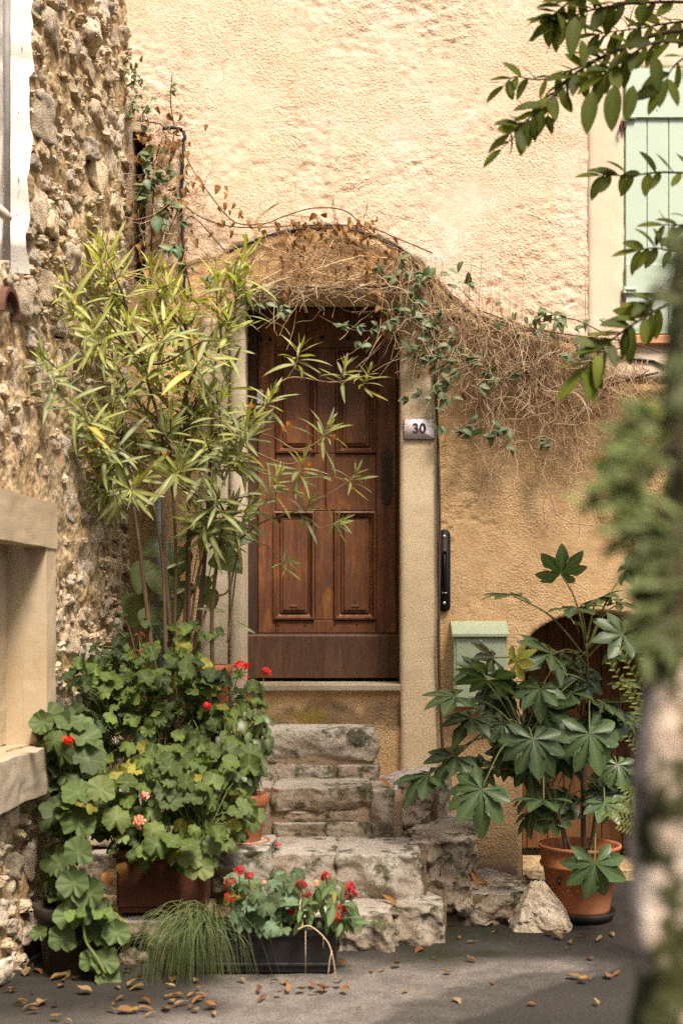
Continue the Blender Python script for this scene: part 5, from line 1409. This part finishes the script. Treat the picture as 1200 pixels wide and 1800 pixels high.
for pts_, r0_, r1_ in (([(774, 1350), (771, 1150), (769, 900), (768, 700), (762, 580), (745, 500), (700, 440), (620, 405), (540, 402), (470, 415)], .009, .004), ([(764, 590), (800, 560), (860, 590), (920, 650), (970, 710)], .008, .003), ([(745, 500), (700, 500), (620, 508), (520, 505), (450, 515)], .007, .003), ([(830, 552), (900, 600), (990, 680), (1060, 740)], .006, .003), ([(1160, 655), (1090, 670), (1040, 700), (1000, 750)], .007, .003), ([(262, 500), (258, 420), (266, 330), (285, 240)], .006, .003), ([(330, 520), (318, 430), (330, 380), (400, 440)], .005, .003)):
    q = catmull([P(x + rr.gauss(0, 4), y, -.052 - .01 * rr.random()) for x, y in pts_], 6); m = len(q) - 1; vs_.tube(q, [r0_ + (r1_ - r0_) * i / m for i in range(m + 1)], 6)
vs_.build('stem', M['vine_stem'], vine, True)
IC = ((.075, .115, .060), (.11, .15, .065), (.06, .085, .03))
def ivy(cx, cy, rx, ry, n, L0=.04, L1=.075, Y=-.09):
    for k in range(n):
        x = rr.gauss(cx, rx); y = rr.gauss(cy, ry); p = P(x, y, Y - rr.uniform(0, .07))
        base_ax = rr.uniform(0, 6.28)
        for j in range(rr.choice((1, 2, 3))):
            an = base_ax + (j - 1) * 1.1
            lv.add(IV[rr.randrange(3)], p, (math.cos(an), -.3, math.sin(an) * .7 - .35), Vector((0, -.8, .75)) + rv(rr, .3), rr.uniform(L0, L1), shade(IC[rr.randrange(3)], rr.uniform(.8, 1.25)))
for a_ in ((715, 480, 22, 12, 9), (745, 520, 18, 20, 9), (745, 570, 22, 22, 14), (755, 610, 20, 15, 10), (700, 560, 16, 8, 5), (660, 575, 10, 6, 3), (605, 575, 12, 6, 4), (632, 600, 16, 6, 2), (770, 630, 22, 12, 8), (820, 640, 25, 14, 8), (880, 660, 22, 10, 6), (790, 690, 18, 14, 6), (738, 696, 10, 5, 3), (815, 745, 26, 14, 8), (825, 765, 14, 8, 3), (870, 760, 14, 6, 4), (895, 785, 12, 6, 2), (950, 780, 12, 6, 3), (910, 555, 40, 10, 8), (970, 550, 30, 8, 6), (1010, 570, 30, 8, 5), (940, 585, 20, 10, 3), (1010, 620, 26, 8, 4), (780, 470, 22, 14, 5), (800, 500, 16, 10, 3),
           (265, 300, 22, 26, 12), (275, 350, 22, 24, 8), (300, 385, 14, 16, 6), (312, 440, 14, 14, 4), (255, 320, 12, 40, 6), (330, 470, 12, 10, 3), (425, 505, 14, 8, 4), (460, 525, 26, 8, 6), (505, 540, 10, 6, 3), (385, 490, 18, 14, 5)): ivy(*a_)
for a_ in ((240, 150, 12, 22, 26), (245, 195, 14, 24, 26), (225, 130, 8, 12, 8), (303, 165, 4, 22, 6)): ivy(*a_, .022, .042, -.06)
lv.add(IV[1], P(275, 380, -.12), (.1, -.3, -1), (0, -1, .3), .10, (.10, .17, .11)); lv.add(IV[1], P(310, 430, -.12), (.2, -.3, -1), (0, -1, .3), .085, (.10, .17, .11)); lv.add(IV[2], P(418, 470, -.2), (.1, -.2, -1), (0, -1, .2), .095, (.055, .085, .025))
def dry(cx, cy, rx, ry, n, L0=.024, L1=.055):
    for k in range(n):
        p = P(rr.gauss(cx, rx), rr.gauss(cy, ry), -.06 - rr.uniform(0, .05))
        ld.add(DV[rr.randrange(3)], p, (rr.gauss(0, .5), -.3, -1 + rr.gauss(0, .4)), Vector((0, -1, .2)) + rv(rr, .5), rr.uniform(L0, L1), shade(mixc((.27, .13, .05), (.42, .24, .11), rr.random()), rr.uniform(.7, 1.15)))
for a_ in ((470, 398, 40, 10, 14), (530, 393, 24, 9, 10), (590, 392, 24, 8, 12), (640, 405, 26, 10, 12), (345, 325, 14, 10, 8), (400, 370, 16, 12, 8), (290, 240, 22, 18, 20), (275, 270, 20, 24, 16), (620, 440, 40, 26, 14), (540, 440, 40, 30, 10), (690, 500, 24, 18, 14), (500, 500, 40, 10, 10), (745, 640, 6, 22, 7), (720, 590, 10, 20, 6), (310, 400, 16, 30, 12), (390, 345, 10, 30, 4), (245, 380, 8, 60, 10), (870, 550, 50, 12, 6), (285, 300, 24, 50, 40), (262, 420, 14, 50, 22), (320, 330, 12, 60, 14), (560, 425, 70, 22, 40), (660, 460, 40, 26, 26), (700, 540, 30, 30, 14), (850, 640, 40, 50, 14)): dry(*a_)
lv.done(); ld.done()

# ------------------------------------------------------------------ overhanging tree
rr = random.Random(90)
YT = -2.55
tx = P(1560, 0, YT).x
tree = thing('overhanging_tree', 'tree with glossy oval leaves reaching in over the shutter', 'tree', (tx, YT, 0))
tr = MB(); q = catmull([(tx, YT, -.05), (tx + .03, YT, 1.2), (tx - .02, YT, 2.4), (tx - .05, YT + .05, 3.6), (tx + .1, YT, 5.0)], 6); m = len(q) - 1
tr.tube(q, [.075 - .045 * i / m for i in range(m + 1)], 10); tr.build('trunk', M['bark'], tree, True)
TL = [leaf_mesh('leaf', M['leaf_tree'], W=w_, droop=d_, fold=.2, n=7, shape='oval', seed=k + 90, wave=.01) for k, (w_, d_) in enumerate(((.36, .1), (.42, .2), (.33, .3), (.38, -.08)))]
lv = Leaves(tree, M['leafs_tree']); tw = MB()
TC = ((.085, .11, .012), (.15, .17, .018), (.06, .075, .012))
def branch(pts_, n, L0, L1, r0=.006, spread=.9, hang=.35, tone_=1.0, start=.1):
    q = catmull([P(*p) for p in pts_], 7); m = len(q) - 1
    tw.tube(q, [r0 + (.0015 - r0) * i / m for i in range(m + 1)], 5)
    for k in range(n):
        u = start + (1 - start) * (k + rr.random()) / n; i = min(m - 1, int(u * m)); p = q[i].lerp(q[i + 1], u * m - i)
        t_ = (q[i + 1] - q[i]).normalized(); side = (t_.cross(Vector((0, 1, 0)))) * (1 if k % 2 else -1)
        ax = t_ * rr.uniform(.3, .9) + side * spread * rr.uniform(.5, 1.1) + Vector((0, rr.gauss(-.15, .3), -hang * rr.uniform(.4, 1.3)))
        nm = Vector((0, -.7, .7)) + rv(rr, .4)
        lv.add(TL[rr.randrange(4)], p, ax, nm, rr.uniform(L0, L1), shade(TC[rr.randrange(3)], tone_ * rr.uniform(.8, 1.25)))
    lv.add(TL[0], q[-1], q[-1] - q[-2], Vector((0, -.7, .7)), L1 * .9, shade(TC[1], tone_))
A0 = (1560, 120, YT)
branch([A0, (1330, 60, YT), (1180, 55, YT), (1080, 90, YT), (1010, 130, YT - .02), (950, 190, YT - .05), (895, 235, YT - .05)], 34, .075, .11, .012, start=.45)
branch([(1060, 98, YT), (1000, 125, YT), (950, 140, YT), (905, 135, YT), (885, 150, YT)], 13, .065, .095, .004)
branch([(950, 190, YT), (930, 215, YT), (880, 262, YT)], 5, .07, .10, .003)
branch([(1010, 130, YT), (980, 170, YT), (960, 205, YT)], 6, .065, .09, .003)
branch([(1400, 20, YT), (1250, 5, YT), (1120, 5, YT), (1030, 20, YT), (975, 45, YT)], 30, .08, .12, .008, start=.35)
branch([(1300, -30, YT + .1), (1150, -40, YT + .1), (1040, -20, YT), (985, 15, YT), (965, 35, YT)], 20, .075, .11, .008, start=.3)
branch([(1350, 100, YT - .1), (1240, 80, YT - .1), (1150, 75, YT - .1), (1090, 110, YT - .1), (1060, 130, YT - .1)], 18, .085, .125, .007, start=.35)
branch([(1380, 90, YT + .2), (1230, 40, YT + .2), (1120, 50, YT + .2), (1050, 60, YT + .2)], 20, .08, .11, .006, start=.3)
branch([(1260, 70, YT - .2), (1190, 110, YT - .2), (1165, 150, YT - .2)], 7, .09, .12, .005)
for px, py, L_ in ((1040, 160, .15), (1078, 150, .16), (1112, 150, .13), (1022, 70, .10), (1168, 140, .10), (1150, 100, .12), (1010, 30, .14)):
    lv.add(TL[0], P(px, py, YT - .25), (rr.uniform(-.3, .15), -.2, -1), Vector((rr.uniform(-.6, .6), -1, .1)), L_, shade(TC[0], rr.uniform(.9, 1.2)))
branch([(1480, 420, YT - .1), (1300, 320, YT - .1), (1180, 303, YT - .1), (1110, 308, YT - .1), (1055, 308, YT - .1)], 14, .07, .10, .006, start=.4)
branch([(1480, 430, YT - .2), (1330, 420, YT - .2), (1200, 440, YT - .2), (1150, 436, YT - .2), (1120, 440, YT - .2)], 8, .075, .10, .006, start=.5)
branch([(1500, 480, YT - .3), (1320, 500, YT - .3), (1200, 525, YT - .3), (1120, 565, YT - .3), (1060, 610, YT - .3), (1020, 655, YT - .3)], 24, .085, .13, .008, start=.45, tone_=1.0)
branch([(1320, 500, YT - .3), (1220, 520, YT - .3), (1150, 528, YT - .3), (1125, 532, YT - .3)], 5, .06, .08, .004, start=.5)
branch([(1420, 380, YT - .2), (1280, 385, YT - .2), (1200, 395, YT - .2), (1165, 395, YT - .2)], 8, .07, .10, .005, start=.4)
for k in range(3):                                                    # limbs joining the trunk
    zz = (3.4, 2.75, 2.4)[k]; e_ = ((1400, 20), (1480, 420), (1500, 480))[k]
    tw.tube(catmull([(tx, YT, zz - .35), (tx - .03, YT, zz - .1), P(e_[0], e_[1], YT - (0, .1, .3)[k])], 5), [.022 - .001 * i for i in range(11)], 6)
tw.tube(catmull([(tx, YT, 2.9), P(1560, 120, YT), P(1400, 20, YT)], 5), [.022 - .0012 * i for i in range(11)], 6)
tw.tube(catmull([(tx, YT, 2.3), P(1420, 380, YT - .2)], 5), .014, 6); tw.tube(catmull([(tx, YT, 3.0), P(1350, 100, YT - .1), P(1260, 70, YT - .2)], 5), .012, 6); tw.tube(catmull([(tx, YT, 3.1), P(1380, 90, YT + .2)], 5), .012, 6); tw.tube(catmull([(tx, YT, 3.2), P(1300, -30, YT + .1)], 5), .012, 6)
tw.build('branch', M['bark'], tree, True); lv.done()
# unseen crown added above and beside the view to shade the steps and facade foot
lc = Leaves(tree, M['leafs_tree'], 'shade_crown_leaf', 0); made = 0
CL = leaf_mesh('leaf', M['leaf_tree'], W=.42, droop=.15, fold=.2, n=3, shape='oval', seed=150)
while made < 2100:
    u = rv(rr); u = u / u.length * rr.random() ** .4
    if fbm(np.array([[u.x * 1.7, u.y * 1.7, u.z * 1.7]]), 2, 300)[0] < -.22: continue
    p = Vector((1.55 + u.x * 1.35, -2.75 + u.y * 1.35, 4.75 + u.z * 1.15)); d_ = D + p.y
    if -700 < p.x / d_ * F < 640 and 1080 - (p.z - H) / d_ * F > -40: continue
    lc.add(CL, p, rv(rr), Vector((0, 0, 1)) + rv(rr, .5), rr.uniform(.10, .15), shade(TC[rr.randrange(3)], rr.uniform(.8, 1.2))); made += 1
lc.done()

# ------------------------------------------------------------------ mossy stone post close to the camera, on the right
YP = -5.40
pil = thing('stone_gatepost', 'rough pinkish stone gatepost with dark moss patches close by', 'post', (.50, YP + .05, 0))
def gatepost():
    zs = np.linspace(-.05, 1.97, 130); n = 90
    zk = [-.05, .3, .7, 1.05, 1.27, 1.34, 1.42, 1.6, 1.78, 1.9, 1.97]
    xe = [.468, .462, .458, .466, .478, .490, .520, .528, .528, .545, .62]      # left edge
    v = []
    for z in zs:
        e_ = float(np.interp(z, zk, xe)); e_ *= .785; c = .52; hw = c - e_
        for k in range(n):
            an = 2 * math.pi * k / n; ca, sa = math.cos(an), math.sin(an)
            r_ = 1 / (abs(ca) ** 5 + abs(sa) ** 5) ** .2
            v.append((c + hw * r_ * ca, YP + .05 + .055 * r_ * sa, z))
    v = np.array(v); q = v.copy()
    d = fbm(q * 9, 4, 200, .6) * np.where(q[:, 2] > 1.3, .016, .030) + fbm(q * 2.2, 2, 210) * .010
    v[:, 0] += d * .7; v[:, 1] += fbm(q * 9 + 9, 4, 204) * .03
    i = np.arange(len(v)).reshape(130, n); j = np.roll(i, -1, axis=1)
    f = np.stack([i[:-1], j[:-1], j[1:], i[1:]], -1).reshape(-1, 4)
    v -= np.array(pil.location)
    hi = v[f].mean(1)[:, 2] > 1.36 + .05 * fbm(v[f].mean(1) * 9, 2, 3)
    link('post', mesh_np('post', v, f[~hi], M['pillar'], True), pil)
    link('mossy_top', mesh_np('mossy_top', v, f[hi], M['pillar_moss'], True), pil)
    # top closure
    top = v[i[-1]]; b = MB(); c = top.mean(0) + np.array([0, 0, .03]); b.add([tuple(c)] + [tuple(p) for p in top], [(0, 1 + k, 1 + (k + 1) % n) for k in range(n)]); link('cap', b.mesh('cap', M['pillar_moss'], True), pil)
gatepost()
# bushy conifer-like plant growing on the post
rr = random.Random(14)
pb = thing('trailing_shrub', 'soft green feathery foliage trailing over the mossy gatepost', 'shrub', (P(1190, 0, YP).x, YP, 1.5))
NL = [leaf_mesh('leaf', M['leaf_geranium'], W=.30, droop=d_, fold=.3, n=4, seed=k + 120) for k, d_ in enumerate((.1, .3, .5))]
lv = Leaves(pb, M['leafs_geranium']); st = MB()
def spray(px, py, dx, dy, L_, n, tone_, Y=YP - .06):
    p0 = P(px, py, Y); d = Vector((dx, rr.uniform(-.25, .1), dy)).normalized(); q = [p0 + d * L_ * t + Vector((0, 0, -.25 * L_ * t * t)) for t in (0, .25, .5, .75, 1)]
    st.tube(q, .0022, 4)
    for k in range(n):
        t = (k + .5) / n; p = p0 + d * L_ * t + Vector((0, 0, -.25 * L_ * t * t)); s_ = 1 if k % 2 else -1
        side = d.cross(Vector((0, 1, 0))) * s_
        lv.add(NL[rr.randrange(3)], p, d * .8 + side * .7 + rv(rr, .2), Vector((0, -1, .4)) + rv(rr, .4), rr.uniform(.022, .045), shade((.11, .14, .04), tone_ * rr.uniform(.7, 1.3)))
for k in range(26):
    t = rr.random(); spray(1150 + rr.uniform(-30, 60), 720 + t * 200, -1 + rr.uniform(-.3, .5), rr.uniform(-.55, .35), rr.uniform(.03, .08), 9, 1.5)
for k in range(30):
    spray(1190 + rr.uniform(-25, 20), rr.uniform(900, 1140), -.7 + rr.uniform(-.3, .5), rr.uniform(-.9, .1), rr.uniform(.025, .045), 8, .9)
for k in range(7):
    spray(1212, rr.uniform(420, 700), -.6 + rr.uniform(-.3, .3), rr.uniform(-.9, .5), rr.uniform(.02, .04), 6, .6)
lv.done(); st.build('stalk', M['vine_stem'], pb, True)['kind'] = 'stuff'
# yellow-green fern sprigs between the fatsia and the post
fr_ = thing('fern', 'small yellow green fern sprigs beside the gatepost', 'fern', (P(1135, 0, -1.6).x, -1.6, 0))
lv = Leaves(fr_, M['leafs_geranium']); st = MB(); fb = Vector((P(1150, 0, -1.6).x, -1.6, .0))
for (px, py) in ((1085, 1130), (1070, 1160), (1095, 1190), (1080, 1405), (1060, 1425), (1090, 1380), (1110, 1100), (1100, 1290), (1085, 1450)):
    tip = P(px, py, -1.65); q = catmull([fb, fb.lerp(tip, .55) + Vector((.10, 0, .16)), tip], 8); m = len(q) - 1
    st.tube(q, [.004 - .003 * i / m for i in range(m + 1)], 5)
    for k in range(26):
        u = .52 + .48 * k / 26; i = min(m - 1, int(u * m)); p = q[i].lerp(q[i + 1], u * m - i); d = (q[i + 1] - q[i]).normalized(); side = d.cross(Vector((0, 1, 0))) * (1 if k % 2 else -1)
        lv.add(NL[0], p, d * .6 + side + Vector((0, -.2, 0)), Vector((0, -1, .5)), .055 * (1.25 - u * .8), shade((.24, .26, .045), rr.uniform(.7, 1.2)))
lv.done(); st.build('stalk', M['green_stem'], fr_, True)['kind'] = 'stuff'

# ------------------------------------------------------------------ fallen leaves and petals
rr = random.Random(111)
FLM = [leaf_mesh('fallen_leaf', M['leaf_dry'], W=w_, droop=d_, fold=f_, n=6, shape=s_, seed=k + 140, wave=.05) for k, (w_, d_, f_, s_) in enumerate(((.24, .10, .6, 'lance'), (.30, -.15, .5, 'lance'), (.55, .2, .5, 'ovate'), (.22, .25, .7, 'lance'), (.6, -.3, .6, 'ovate')))]
def ground_at(px, py):
    d = H * F / (py - 1080); return Vector(((px - 600) / F * d, d - D, 0))
FCOL = ((.26, .12, .045), (.34, .18, .075), (.20, .095, .04), (.38, .25, .13), (.24, .16, .06))
spots = [(752, 1668), (745, 1672), (808, 1655), (820, 1661), (835, 1695), (650, 1713), (668, 1712), (793, 1714), (718, 1745), (868, 1735), (800, 1760), (990, 1672), (1035, 1648), (1048, 1658), (1003, 1663), (1040, 1690), (995, 1720), (1065, 1722), (1040, 1722), (1015, 1727), (880, 1640), (897, 1622), (985, 1655), (1080, 1650), (550, 1740), (565, 1748), (505, 1735), (470, 1755), (490, 1750), (275, 1785), (345, 1740), (330, 1765), (75, 1780), (60, 1750), (1090, 1712), (640, 1775), (610, 1700), (925, 1770), (1050, 1770), (700, 1700), (770, 1690), (960, 1645)]
for k in range(58): spots.append((rr.uniform(25, 400), rr.uniform(1690, 1775) if rr.random() < .8 else rr.uniform(1770, 1798)))
for k in range(10): spots.append((rr.uniform(400, 640), rr.uniform(1722, 1750)))
for (px, py) in spots:
    p = ground_at(px, py); p.z = .012
    if p.y > -.3: continue
    an = rr.uniform(0, 6.28); k_ = rr.randrange(5); o = link('fallen_leaf', FLM[k_], None)
    o.matrix_world = Matrix.Translation(p) @ frame((math.cos(an), math.sin(an), rr.uniform(-.03, .12)), Vector((0, 0, 1)) + rv(rr, .22)) @ Matrix.Scale(rr.uniform(.035, .075), 4)
    c_ = rr.randrange(5); c = shade(FCOL[c_], rr.uniform(.5, .95)); o.color = (*c, 1)
    kn = ('narrow', 'narrow', 'broad', 'curled', 'broad')[k_]; cn = ('orange brown', 'tan', 'dark brown', 'pale tan', 'olive brown')[c_]
    zn = 'on asphalt under the trailing geranium' if px < 225 else 'on asphalt under the raised trough' if px < 330 else 'on asphalt before the drooping grass' if px < 440 else 'on asphalt before the black trough' if px < 605 else 'on asphalt before the stone steps' if px < 880 else 'on asphalt beside the pale rock' if px < 1000 else 'on asphalt beside the big terracotta pot'
    tag(o, '%s %s fallen leaf %s' % (kn, cn, zn), 'leaf', 'fallen leaves on the ground')
for (px, py, lb_, Y) in ((866, 1560, 'on the low stone at the ochre wall foot', -.80), (842, 1564, 'on the low stone under the fatsia', -.90), (700, 1597, 'on the lowest stone step', -1.26), (690, 1386, 'on the upper stone step beside the pilaster', -.66)):
    o = link('fallen_leaf', FLM[0], None); o.matrix_world = Matrix.Translation(P(px, py, Y)) @ frame((rr.uniform(-1, 1), .2, .5), (0, -.6, 1)) @ Matrix.Scale(.1, 4); o.color = (.40, .18, .05, 1)
    tag(o, 'dry brown fallen leaf ' + lb_, 'leaf', 'fallen leaves on the steps')
PM = mesh_np('petal', *[np.array(x) for x in FV[0]], M['leaf_petal'], False, dict(vein=[0] * len(FV[0][0])))
for (px, py, Y, z) in ((486, 1388, -.72, None), (470, 1389, -.70, None), (475, 1482, -1.02, .385), (467, 1497, -1.1, .385), (490, 1488, -1.05, .385), (483, 1492, -1.0, .385)):
    p = P(px, py, Y)
    if z: p.z = z
    o = link('fallen_petal', PM, None); o.matrix_world = Matrix.Translation(p) @ frame((1, .3, 0), (0, -.6, 1)) @ Matrix.Scale(.013, 4); o.color = (.5, .012, .02, 1)
    tag(o, 'small red petal fallen on the pale stone steps', 'petal', 'fallen red petals')

# ------------------------------------------------------------------ unseen house added behind the camera to block low sky
def far_house(name, label, x0, x1, y0, y1, h, face, cols):
    t = thing(name, label, 'house', ((x0 + x1) / 2, (y0 + y1) / 2, 0))
    b = MB(); b.box(x0, x1, y0, y1, -.05, h); b.build('wall', M['trim'], t)
    b = MB(); b.box(x0 - .3, x1 + .3, y0 - .3, y1 + .3, h, h + .18); b.build('roof', M['tile'], t)
    for z in np.arange(1.2, h - 1.6, 2.9):
        for u in cols:
            b = MB()
            if face == 'y': b.bevbox(-u - .5, -u + .5, -.04, .0, z, z + 1.5, .01); b.v = [(-x, y1 - y, zz) for x, y, zz in b.v]
            else: b.bevbox(u - .5, u + .5, -.04, .0, z, z + 1.5, .01); b.v = [(x0 + y, x, zz) for x, y, zz in b.v]
            b.build('shutter', M['shutter'], t)
far_house('sky_block_house', 'plain ochre house added out of view across the lane to block low sky', -5.5, 6.5, -16.0, -12.4, OPP_H, 'y', (-3.5, -1.2, 1.2, 3.5))
